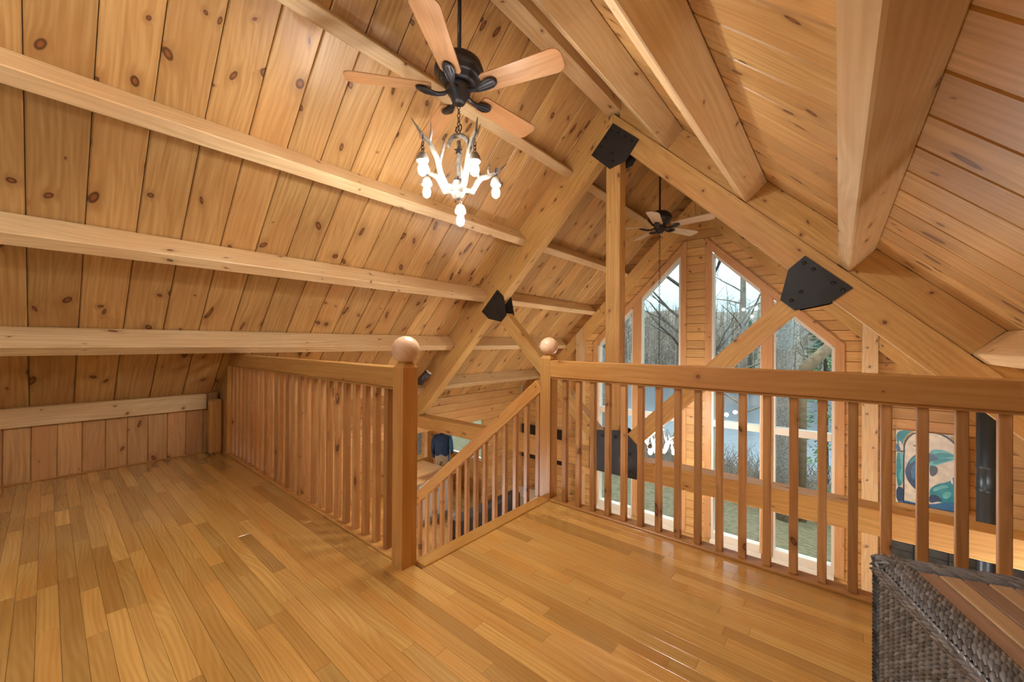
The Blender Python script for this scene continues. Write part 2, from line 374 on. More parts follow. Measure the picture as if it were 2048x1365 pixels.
o = box('ridge_beam', XR-.075, XR+.075, YB+.02, YG-.1, 3.52, 3.735, 'beam_pine', b=.006); tag(o, 'pine ridge beam at the very top of the roof', 'ridge beam')

# ---------------- floor of the loft: oak strips
floor = tag(empty('floor', (-1.7, .4, 0)), 'glossy golden oak strip floor of the loft', kind='structure')
NX0, NX1 = -1.705, -1.615
YRAIL = 2.347; YEND = 2.47; YL0 = 1.181
box('subfloor', KX-.4, KXR+.1, YB, 1.26, -.28, -.019, 'gable_pine', floor, b=.002, along=0)
box('subfloor', NX0+.004, KXR+.1, 1.262, YEND, -.28, -.019, 'gable_pine', floor, b=.002, along=0)
FW = .0622
boards = []; rr = random.Random(3)
y = -.08-FW*26; LEN = (.31, .42, .55, .68, .8, .95, 1.1, 1.25)
while y < YEND-.01:
    ya, yb = y, y+FW
    xa = KX if yb <= 1.262 else NX1
    x = xa-(rr.random()*.8 if yb <= 1.262 else rr.random()*.6)
    while x < KXR:
        l = rr.choice(LEN); x0, x1 = max(x, xa), min(x+l, KXR)
        if x1-x0 > .03 and yb < YEND+.01 and ya > YB: boards.append((x0, x1, ya, yb))
        x += l
    y += FW
def seen_area(b):
    x0, x1, ya, yb = b; P = [proj((px, py, 0)) for px, py in ((x0, ya), (x1, ya), (x1, yb), (x0, yb))]
    if any(p is None for p in P): return 0
    cx = sum(p[0] for p in P)/4; cy = sum(p[1] for p in P)/4
    if not (-150 < cx < 2200 and 500 < cy < 1500): return 0
    return abs(sum(P[i][0]*P[(i+1) % 4][1]-P[(i+1) % 4][0]*P[i][1] for i in range(4)))/2
boards.sort(key=seen_area, reverse=True)
for (x0, x1, ya, yb) in boards[:298]:
    link('floorboard', boxmesh(x1-x0-.0006, FW-.0008, .018, .0004, 'floor_oak'), Matrix.Translation(((x0+x1)/2, (ya+yb)/2, -.009)), floor)
V = []; Fc = []
for (x0, x1, ya, yb) in boards[298:]:
    q = len(V); g = .0006
    V += [(x0+g, ya+g, -.018), (x1-g, ya+g, -.018), (x1-g, yb-g, -.018), (x0+g, yb-g, -.018), (x0+g, ya+g, 0), (x1-g, ya+g, 0), (x1-g, yb-g, 0), (x0+g, yb-g, 0)]
    Fc += [[q+4, q+5, q+6, q+7], [q, q+1, q+5, q+4], [q+1, q+2, q+6, q+5], [q+2, q+3, q+7, q+6], [q+3, q, q+4, q+7]]
tag(meshobj('floorboards', V, Fc, 'floor_oak', floor), kind='stuff')
box('nosing', NX0, NX1-.001, 1.25, YEND, -.02, .010, 'floor_oak', floor, b=.005, along=1)
box('fascia', KX-.3, NX0, 1.258, 1.262, -.3, -.02, 'gable_pine', floor)

# ---------------- knee wall of the loft
wk = tag(empty('wall_left', (KX, 0, 0)), 'low knee wall of upright knotty pine boards on the left', kind='structure')
box('backing', KX-.06, KX-.02, YB, 1.17, -.02, .66, 'plaster', wk)
KP = .139; y = -.072-KP*12
while y < 1.15:
    ya, yb = max(y, YB), min(y+KP, 1.165)
    if yb-ya > .02: bar('plank', (KX-.01, (ya+yb)/2, .006), (KX-.01, (ya+yb)/2, .61), (0, 1, 0), yb-ya-.002, .022, 'knee_pine', wk, b=.006)
    y += KP
box('cap_board', KX, KX+.03, YB+.02, 1.06, .452, .605, 'beam_pine', wk, b=.004)
box('baseboard', KX, KX+.012, YB+.02, 1.06, .0, .012, 'rail_fir', wk, b=.003)
ws = tag(empty('wall_stair', (-5.0, 1.2, 0)), 'narrow pine end wall where the railing meets the slope', kind='structure')
prism('panel', [(XL+.05, .03), (-4.74, .03), (-4.74, .90), (XL+.05, .20)], 1.175, 1.235, 'knee_pine', ws)
prism('panel', [(-5.0, -.28), (-4.74, -.28), (-4.74, .03), (-5.0, .03)], 1.175, 1.235, 'knee_pine', ws)
box('post', -4.93, -4.83, 1.06, 1.172, 0, .55, 'rail_fir', ws, b=.02)

# ---------------- right knee wall, back wall
wr = tag(empty('wall_right', (KXR, 0, 0)), 'low pine knee wall on the right side of the loft', kind='structure')
box('panel', KXR, KXR+.04, YB, YEND, -.28, .64, 'knee_pine', wr)
box('panel', XW, XW+.08, YB, YG+.2, ZL, .18, 'gable_pine', wr)
wb = tag(empty('wall_back', (XR, YB, 0)), 'pine wall behind the viewer with an added fill window', kind='structure')
def gx(z, s): return max(XL, z-KL) if s < 0 else min(XW, KR-z)
for (z0, z1, cut) in ((ZL, .95, None), (.95, 2.45, (-3.2, -.35)), (2.45, 3.78, None)):
    zs = [z0, .16, z1] if z0 < .16 < z1 else [z0, z1]
    for a, c in zip(zs, zs[1:]):
        spans = [(gx(a, -1), gx(a, 1), gx(c, -1), gx(c, 1))] if cut is None else [(gx(a, -1), cut[0], gx(c, -1), cut[0]), (cut[1], gx(a, 1), cut[1], gx(c, 1))]
        for (l0, q0, l1, q1) in spans:
            if q1-l1 < 0: q1 = l1 = (l1+q1)/2
            prism('panel', [(l0, a), (q0, a), (q1, c), (l1, c)], YB-.1, YB, 'gable_pine', wb)
wn = tag(empty('window_9', (-1.8, YB, 1.0)), 'wide window added behind the viewer for fill daylight', kind='structure')  # unseen opening, added so sky light fills the loft from behind
for (x0, x1, z0, z1) in ((-3.2, -.35, .95, 1.01), (-3.2, -.35, 2.39, 2.45), (-3.2, -3.14, 1.01, 2.39), (-.41, -.35, 1.01, 2.39), (-1.81, -1.74, 1.01, 2.39)):
    box('window_frame', x0, x1, YB-.09, YB+.01, z0, z1, 'casing_pine', wn)
for (x0, x1) in ((-3.14, -1.81), (-1.74, -.41)): box('pane', x0, x1, YB-.05, YB-.044, 1.01, 2.39, 'pane_glass', wn, b=.0005)

# ---------------- gable wall with the big window
XC = -1.80
wg = tag(empty('wall_gable', (XC, YG, ZL)), 'gable wall of horizontal pine boards around tall windows', kind='structure')
GH = .139; z = ZL
def hole(zz):
    if zz < -1.95: return None
    oh = min(1.80, 2.885-zz)
    return oh if oh > .22 else None
while z < 3.72:
    a, c = z, z+GH
    def seg(xl0, xr0, xl1, xr1):
        if max(xr0-xl0, xr1-xl1) < .03: return
        if xr1 < xl1: xl1 = xr1 = (xl1+xr1)/2
        prism('plank', [(xl0, a), (xr0, a), (xr1, c), (xl1, c)], YG, YG+.10, 'gable_pine', wg, inset=.0045)
    ha, hc = hole(a), hole(c)
    L0, L1, R0, R1 = gx(a, -1), gx(c, -1), gx(a, 1), gx(c, 1)
    if c <= -1.94 or ha is None: seg(L0, R0, L1, R1)
    else:
        hc = hc if hc else .22
        seg(L0, XC-ha, L1, XC-hc); seg(XC-.22, XC+.22, XC-.22, XC+.22); seg(XC+ha, R0, XC+hc, R1)
    z += GH
wi = 0
HZ = lambda o: 2.817-o                     # glass head line
for s in (-1, 1):
    for (g0, g1, c0, c1) in ((.27, .90, .143, .915), (1.09, 1.726, 1.055, 1.86)):
        wi += 1
        which = {(-1, .27): 'tall slant-headed window left of the boarded centre', (-1, 1.09): 'outer left slant-headed window beside the king post', (1, .27): 'tall slant-headed window right of the boarded centre', (1, 1.09): 'outer right slant-headed window by the black corner plate'}[(s, g0)]
        w = tag(empty('window_%d' % wi, (XC+s*(g0+g1)/2, YG, -1.9)), which, kind='structure')
        X = lambda o: XC+s*o
        def pr(name, po, y0, y1, mat):
            dx = abs(po[1][0]-po[0][0]); dz = max(q[1] for q in po)-min(q[1] for q in po)
            an = PI/2 if dz > 2*dx else (-s*PI/4 if abs(po[0][1]-po[1][1]) > .05 else 0)
            prism(name, [(X(o), zz) for o, zz in po], y0, y1, mat, w, ang=an)
        j = .04
        # frame members inside the opening
        for (o0, o1) in ((g0-j, g0), (g1, g1+j)): pr('jamb', [(o0, -1.95), (o1, -1.95), (o1, HZ(o1)+j), (o0, HZ(o0)+j)], YG-.005, YG+.11, 'white_jamb')
        pr('head', [(g0, HZ(g0)), (g1, HZ(g1)), (g1, HZ(g1)+.056), (g0, HZ(g0)+.056)], YG-.005, YG+.11, 'white_jamb')
        for (z0, z1) in ((-.165, -.065), (-1.30, -1.0), (-1.95, -1.85)): pr('transom' if z0 > -1.9 else 'sash_rail', [(g0, z0), (g1, z0), (g1, z1), (g0, z1)], YG-.012, YG+.11, 'white_jamb' if z0 != -1.30 else 'casing_pine')
        for k, (z0, z1) in enumerate(((-1.85, -1.30), (-1.0, -.165), (-.065, None))):
            po = [(g0, z0), (g1, z0), (g1, z1 if z1 else HZ(g1)), (g0, z1 if z1 else HZ(g0))]
            pr('pane', po, YG+.05, YG+.056, 'pane_glass')
        # casing boards on the room side
        if g0 < 1:
            pr('casing', [(c0, -1.95), (g0-j+.005, -1.95), (g0-j+.005, HZ(g0-j)+.20), (c0, HZ(c0)+.20)], YG-.022, YG, 'casing_pine')
            pr('casing', [(g1+.012, -1.95), (1.058, -1.95), (1.058, HZ(1.058)+.06), (g1+.012, HZ(g1)+.055)], YG-.030, YG+.10, 'casing_pine')
            pr('casing', [(g0-j, HZ(g0-j)+.055), (1.058, HZ(1.058)+.055), (1.058, HZ(1.058)+.20), (g0-j, HZ(g0-j)+.20)], YG-.026, YG, 'casing_pine')
        else:
            pr('casing', [(g1+j-.005, -1.95), (c1, -1.95), (c1, HZ(c1)+.20), (g1+j-.005, HZ(g1+j)+.20)], YG-.022, YG, 'casing_pine')
            pr('casing', [(1.058, HZ(1.058)+.055), (g1+j, HZ(g1+j)+.055), (g1+j, HZ(g1+j)+.20), (1.058, HZ(1.058)+.20)], YG-.026, YG, 'casing_pine')
        pr('sill', [(g0-.03, -2.0), (g1+.03, -2.0), (g1+.03, -1.95), (g0-.03, -1.95)], YG-.09, YG+.02, 'white_jamb')
        # window seat ledge below the sill
tr1 = tag(empty('trim_1', (XC, YG-.15, -2.1)), 'pale ledge running along below the tall windows', kind='structure')
box('ledge', XC-2.02, XC+2.02, YG-.34, YG, -2.10, -2.04, 'white_jamb', tr1); box('ledge_front', XC-2.02, XC+2.02, YG-.32, YG-.29, ZL, -2.10, 'casing_pine', tr1)
# gable posts and gable rafters with washers
for s, lab in ((-1, 'bolted pine post against the gable wall on the left'), (1, 'bolted pine post against the gable wall right of the windows')):
    x0, x1 = sorted((XC+s*2.03, XC+s*2.18)); K0 = KL if s < 0 else KR
    t = tag(empty('wall_post', ((x0+x1)/2, YG-.06, ZL)), lab, 'post', 'posts on the gable wall')
    ztop = 1.33
    zp = lambda x: (x+KL if s < 0 else KR-x)-.302
    prism('post_timber', [(x0, ZL), (x1, ZL), (x1, zp(x1)), (x0, zp(x0))], YG-.13, YG-.002, 'beam_pine', t, ang=PI/2)
    discs('bolt_washer', [((x0+x1)/2+(.03 if k % 2 else -.03), YG-.131, -2.25+.42*k) for k in range(9)], .013, .007, (0, -1, 0), 'washer', t)
for s, lab in ((-1, 'pine gable rafter rising along the left slope beside the windows'), (1, 'pine gable rafter along the right slope beside the windows')):
    K = KL if s < 0 else KR; sg = -s
    t = tag(empty('gable_rafter', (XC+s*1.5, YG-.06, 1.8)), lab, 'rafter', 'gable rafters')
    xo = XC+s*3.4
    lo, hi = K-.565, K-.295
    zz = lambda x, q: sg*x+q
    for (oa, ob) in ((XC+s*2.028, XR+s*.002), (XC+s*3.4, XC+s*2.182)):
        prism('rafter_timber', [(oa, zz(oa, lo)), (ob, zz(ob, lo)), (ob, zz(ob, hi)), (oa, zz(oa, hi))], YG-.12, YG-.002, 'truss_fir', t, ang=sg*PI/4)
    mid = (lo+hi)/2
    discs('bolt_washer', [(XR+s*o, YG-.121, zz(XR+s*o, mid+(.05 if k % 2 else -.05))) for k, o in enumerate((.1, .16, .75, 1.3, 1.36, 2.1, 2.2))], .014, .008, (0, -1, 0), 'washer', t)

# ---------------- truss
yt0, yt1 = YT, YT+.14
tr_ = tag(empty('roof_truss', (XR, YT+.07, 0)), 'big timber roof truss with king post, diagonal braces and black steel plates', 'roof truss')
LO, TOP = .59, .305
for s in (-1, 1):
    K = KL if s < 0 else KR; sg = -s
    zz = lambda x, q: sg*x+K-q
    xo = XR+s*3.62
    A = Vector((xo, 0, zz(xo, (LO+TOP)/2))); B = Vector((XR, 0, zz(XR, (LO+TOP)/2)))
    prism('rafter', [(XR+s*3.25, zz(XR+s*3.25, LO)), (XR+s*.001, zz(XR, LO)), (XR+s*.001, zz(XR, TOP)), (XR+s*3.6, zz(XR+s*3.6, TOP))], yt0, yt1, 'truss_fir', tr_, ang=sg*PI/4)
    # blocking boards between the beams above the rafter
    pos = [0.085]+[.622+.65*i+WP*r2*0 for i in range(5)]
    for i in range(5):
        o0 = .04 if i == 0 else .622+.65*(i-1)+.065; o1 = .622+.65*i-.15
        if i == 0: o0 = .08
        xa, xb = XR+s*o0, XR+s*o1; xc = XR+s*(o1+.143); xd = XR+s*(o0-.0)
        prism('blocking', [(XR+s*(o0-.16 if i else .06), zz(XR+s*(o0-.16 if i else .06), TOP-.004)), (XR+s*o1, zz(XR+s*o1, TOP-.004)), (XR+s*(o1+.145), zz(XR+s*(o1+.145), .004)), (XR+s*(o0 if i else .08), zz(XR+s*(o0 if i else .08), .004))], yt0+.024, yt1-.015, 'truss_fir', tr_, ang=sg*PI/4)
KPW = .077
box('king_post', XR-KPW, XR+KPW, yt0, yt1, -.03, 3.28, 'truss_fir', tr_, b=.006)
box('tie_beam', XL-.3, XW+.05, yt0, yt1+.05, -.185, 0, 'truss_fir', tr_, b=.006)
for s in (-1, 1):
    p0 = Vector((XR+s*1.50, 0, 1.47)); p1 = Vector((XR+s*.13, 0, .10)); sgn = Vector((1, 0, -s))
    bar('brace', (p0.x, (yt0+yt1)/2, p0.z), (p1.x, (yt0+yt1)/2, p1.z), (s, 0, -1), .15, .13, 'truss_fir', tr_, b=.005)
def plate(pts, bolts):
    for f, (ya, yb, ax) in enumerate(((yt0-.012, yt0, -1), (yt1, yt1+.012, 1))):
        p = prism('steel_plate', pts, ya, yb, 'black_steel', tr_)
        p['label'] = 'black bolted steel gusset plate'
        discs('bolt_head', [(x, yt0-.012 if ax < 0 else yt1+.012, z) for x, z in bolts], .014, .012, (0, ax, 0), 'bolt', p)
plate([(XR, 3.41), (XR+.275, 3.155), (XR+.14, 2.985), (XR-.035, 2.95), (XR-.245, 3.155)], [(XR-.02, 3.34), (XR+.06, 3.29), (XR+.13, 3.23), (XR+.2, 3.16), (XR-.08, 3.28), (XR-.14, 3.21), (XR-.2, 3.15), (XR, 3.10), (XR, 3.02)])
for s in (-1, 1):
    q = lambda x, z: (XR+s*(x+1.785), z)
    plate([q(-.20, 1.83), q(.075, 1.56), q(-.05, 1.46), q(-.265, 1.415), q(-.357, 1.50), q(-.305, 1.735)],
          [q(-.205, 1.775), q(-.15, 1.72), q(-.035, 1.605), q(.02, 1.55), q(-.225, 1.555), q(-.285, 1.495)])
plate([(XR-.18, .235), (XR+.13, .275), (XR+.27, .15), (XR+.27, -.185), (XR-.25, -.185), (XR-.25, .15)], [(XR-.1, .19), (XR+.05, .2), (XR+.2, -.12), (XR-.2, -.12), (XR+.2, .05), (XR-.18, .05), (XR, -.12)])

# ---------------- newel posts and railings
def newel(x0, y0, ztop, w, br, lab):
    t = tag(empty('newel_post', (x0+w/2, y0+w/2, 0)), lab, 'newel post', 'newel posts with ball tops')
    cx, cy = x0+w/2, y0+w/2; h = w/2; k = w*.28
    V = []; 
    for (hh, zz) in ((h, -.02), (h, ztop), (k, ztop+.028)):
        V += [(-hh, -hh, zz), (hh, -hh, zz), (hh, hh, zz), (-hh, hh, zz)]
    Fc = [[3, 2, 1, 0], [8, 9, 10, 11]]+[[r*4+i, r*4+(i+1) % 4, r*4+4+(i+1) % 4, r*4+4+i] for r in range(2) for i in range(4)]
    # grain along z: rotate so the local x axis is up
    R = Matrix(((0, 0, 1), (0, 1, 0), (-1, 0, 0)))
    meshobj('post', [R @ Vector(v) for v in V], Fc, 'rail_fir', t, Matrix.Translation((cx, cy, 0)) @ R.inverted().to_4x4())
    b = ball('finial', (cx, cy, ztop+.028+br*.88), br, 'finial_maple', t, seg=28, flat=br*.88); b['label'] = 'pale turned wooden ball'
    return t
newel(-1.766, 1.153, 1.018, .089, .0715, 'square newel post with pale ball, nearest, at the corner of the stair opening')
newel(-1.700, 2.358, 1.035, .092, .068, 'farther square newel post with pale ball at the head of the stairs')
BS = .036
def railing(name, lab, y0, x0, x1, ztop, zbot, xs, yb, plate_y):
    t = tag(empty(name, ((x0+x1)/2, y0, 0)), lab, 'railing', 'loft railings')
    box('top_rail', x0, x1, y0, y0+.062, zbot, ztop, 'rail_fir', t, b=.005)
    box('bottom_plate', x0, x1, plate_y, plate_y+.085, 0, .016, 'rail_fir', t, b=.004)
    box('rail_fillet', x0, x1, y0+.008, y0+.056, zbot-.012, zbot, 'rail_fir', t, b=.002)
    for x in xs: bar('baluster', (x+BS/2, yb+BS/2, .016), (x+BS/2, yb+BS/2, zbot-.010), (0, 1, 0), BS, BS, 'baluster_fir', t, b=.003)
    return t
xs = []; x = -1.918-.036*0
for i in range(26): xs.append(-1.921-.1146*i)
railing('loft_railing', 'long wooden railing with close square balusters along the near edge of the stair opening', 1.181, -4.72, -1.767, 1.018, .906, xs, 1.197, 1.176)
railing('balcony_railing', 'wooden balcony railing with square balusters overlooking the living room windows', 2.352, -1.607, KXR-.01, 1.022, .899, [-1.517+.1107*i for i in range(26)], 2.372, 2.347)
bar('end_post', (-4.74, 1.21, 0), (-4.74, 1.21, 1.0), (0, 1, 0), .07, .05, 'rail_fir', bpy.data.objects['loft_railing'])
t = tag(empty('stair_railing', (-2.2, 2.42, 0)), 'sloping stair railing with square balusters descending behind the nearest newel', 'railing', 'loft railings')
sl = (.879+.368)/(3.258-1.746)
p = lambda x, z: (x, 2.415, z)
zt = lambda x: .885+(x+1.746)*sl
bar('top_rail', p(-1.735, zt(-1.735)-.068), p(-4.6, zt(-4.6)-.068), (0, 1, 0), .05, .10, 'rail_fir', t, b=.005)
bar('bottom_rail', p(-1.725, zt(-1.725)-.93), p(-4.6, zt(-4.6)-.93), (0, 1, 0), .05, .06, 'rail_fir', t, b=.004)
for i in range(25):
    x = -1.735-.1115*i
    bar('baluster', p(x-BS/2, zt(x)-.91), p(x-BS/2, zt(x)-.125), (0, 1, 0), BS, BS, 'baluster_fir', t, b=.003)
# stairs
st = tag(empty('staircase', (-3.2, 1.85, ZL)), 'wooden staircase going down from the loft between the railings', 'staircase')
nt_ = 12; rise = -ZL/(nt_+1); run = rise/sl
for i in range(nt_): box('tread', NX0-.02-run*(i+1), NX0-.02-run*i+.03, 1.28, 2.38, -rise*(i+1)-.04, -rise*(i+1), 'floor_oak', st, b=.005, along=1)
for yy in (1.265, 2.385): bar('stringer', (NX0-.03, yy+.018, -.34), (NX0-.03-run*nt_, yy+.018, -.34-rise*nt_), (0, 1, 0), .03, .26, 'truss_fir', st)

# ---------------- living room shell
lf = tag(empty('floor_lower', (-2, 3, ZL)), 'wooden floor of the living room below the balcony', kind='structure')
V = []; Fc = []
yy = YB
while yy < YG:
    q = len(V); V += [(-8.6, yy, ZL), (XW, yy, ZL), (XW, yy+.118, ZL), (-8.6, yy+.118, ZL)]; Fc.append([q, q+1, q+2, q+3]); yy += .12
tag(meshobj('floor_planks', V, Fc, 'floor_oak', lf), kind='stuff')
box('slab', -8.6, XW, YB, YG+.1, ZL-.2, ZL-.005, 'plaster', lf)
wl = tag(empty('wall_west', (XL, 4.5, 0)), 'lit horizontal pine boards of the outer wall below the left eave', kind='structure')
z = .16-GH
while z > ZL-.1:
    ya = 1.2 if z > -.42 else 5.62
    za = max(z, ZL)
    bar('plank', (XL-.03, ya, (za+z+GH)/2), (XL-.03, YG, (za+z+GH)/2), (0, 0, 1), z+GH-za-.0015, .06, 'gable_pine', wl, b=.006)
    z -= GH
# kitchen wing beyond the opening
kw = tag(empty('wall_kitchen', (-8.5, 3, ZL)), 'pine walls and ceiling of the kitchen wing', kind='structure')
box('ceiling_board', -8.6, XL-.05, YB, YG+.1, -.30, -.25, 'ceil_pine', kw)
box('panel', -8.6, -8.52, YB, YG+.1, ZL, -.3, 'gable_pine', kw); box('panel', -8.6, XL, YB-.08, YB, ZL, -.3, 'gable_pine', kw)
for (x0, x1, z0, z1) in ((-8.6, -7.95, ZL, -.3), (-6.2, XL-.05, ZL, -.3), (-7.95, -6.2, ZL, -1.75), (-7.95, -6.2, -.42, -.3)): box('panel', x0, x1, YG, YG+.08, z0, z1, 'gable_pine', kw, along=0)
wn = tag(empty('window_10', (-7.1, YG, -1.7)), 'kitchen window behind the standing person', kind='structure')
for (x0, x1, z0, z1) in ((-7.95, -6.2, -1.75, -1.69), (-7.95, -6.2, -.48, -.42), (-7.95, -7.89, -1.69, -.48), (-6.26, -6.2, -1.69, -.48), (-7.1, -7.05, -1.69, -.48)): box('window_frame', x0, x1, YG-.01, YG+.09, z0, z1, 'white_jamb', wn)
for (x0, x1) in ((-7.89, -7.1), (-7.05, -6.26)): box('pane', x0, x1, YG+.04, YG+.045, -1.69, -.48, 'pane_glass', wn, b=.0005)

# ------------------------------------------------------------------ ceiling fans and antler chandeliers
def fan(x, y, ztop, zb, a0, bladem, lab, R=.66):
    t = tag(empty('ceiling_fan', (x, y, zb)), lab, 'ceiling fan', 'ceiling fans')
    dz = zb-2.69
    tube('down_rod', [(x, y, 2.88+dz), (x, y, ztop)], .0125, 'bronze', t, 10)
    lathe('canopy', [(.02, -.07), (.055, -.05), (.07, 0)], (x, y, ztop), 'bronze', t)
    lathe('motor_housing', [(.02, .215), (.06, .212), (.10, .195), (.135, .165), (.15, .125), (.152, .105), (.146, .096), (.134, .094), (.132, .078), (.122, .070), (.112, .070), (.108, .045), (.09, .036), (.07, .034)], (x, y, zb-.005), 'bronze', t, 32)
    lathe('switch_housing', [(.012, -.085), (.035, -.082), (.046, -.065), (.054, -.04), (.068, -.025), (.073, .0), (.073, .02), (.066, .036)], (x, y, zb), 'bronze', t, 24)
    # blade mesh: rounded paddle
    pts = []
    r0, r1, w0, w1, cr = .165, R, .062, .076, .05
    pts += [(r0, -w0*.8), (r0+.02, -w0)]
    for k in range(6): a = -PI/2+PI/2*k/5; pts.append((r1-cr+cr*math.cos(a), -w1+cr+cr*math.sin(a)))
    for k in range(6): a = PI/2*k/5; pts.append((r1-cr+cr*math.cos(a), w1-cr+cr*math.sin(a)))
    pts += [(r0+.02, w0), (r0, w0*.8)]
    n = len(pts); h = .004
    V = [(p, q, -h) for p, q in pts]+[(p, q, h) for p, q in pts]
    Fc = [list(range(n))[::-1], list(range(n, 2*n))]+[[i, (i+1) % n, n+(i+1) % n, n+i] for i in range(n)]
    me = bpy.data.meshes.new('blade'); me.from_pydata(V, [], Fc); me.materials.append(M[bladem])
    # iron: arm sweeping out into a fluted leaf under the blade root
    V = []; Fc = []
    prof_ = [(.055, .014, .010, -.004), (.085, .012, .012, -.024), (.115, .012, .011, -.032), (.14, .018, .010, -.032), (.17, .029, .009, -.027), (.20, .036, .009, -.021), (.225, .036, .008, -.017), (.245, .028, .007, -.014), (.257, .012, .005, -.012)]
    for (px, hw, ht, pz) in prof_:
        for k in range(14):
            a = 2*PI*k/14; V.append(Vector((px, hw*math.cos(a), pz+ht*math.sin(a)*(1+.25*math.cos(6*a)))))
    for i in range(len(prof_)-1):
        for k in range(14): j = (k+1) % 14; Fc.append([i*14+k, i*14+j, (i+1)*14+j, (i+1)*14+k])
    Fc.append([(len(prof_)-1)*14+k for k in range(14)])
    for off in (-.55, 0, .55):
        tubegeo([(.125, off*.012, -.043), (.16, off*.03, -.037), (.20, off*.042, -.030), (.238, off*.034, -.021)], [.003, .0045, .0045, .002], 6, V, Fc)
    mi = bpy.data.meshes.new('iron'); mi.from_pydata([tuple(v) for v in V], [], Fc); mi.materials.append(M['bronze']); mi.polygons.foreach_set('use_smooth', [True]*len(mi.polygons))
    for k in range(5):
        mw = Matrix.Translation((x, y, zb)) @ Matrix.Rotation(math.radians(a0+72*k), 4, 'Z') @ Matrix.Rotation(math.radians(-12), 4, 'X')
        b = link('blade', me, mw, t); link('blade_iron', mi, mw, b)
    return t
def ringmesh(r, rr, seg=12, sd=6, sq=1.5):
    V = []; Fc = []
    for i in range(seg):
        a = 2*PI*i/seg
        for k in range(sd):
            b = 2*PI*k/sd; V.append(((r+rr*math.cos(b))*math.cos(a), rr*math.sin(b), (r*sq+rr*math.cos(b))*math.sin(a)))
    for i in range(seg):
        for k in range(sd): Fc.append([i*sd+k, i*sd+(k+1) % sd, ((i+1) % seg)*sd+(k+1) % sd, ((i+1) % seg)*sd+k])
    return V, Fc
V, Fc = ringmesh(.009, .0028); link_me = bpy.data.meshes.new('link'); link_me.from_pydata(V, [], Fc); link_me.materials.append(M['bronze'])
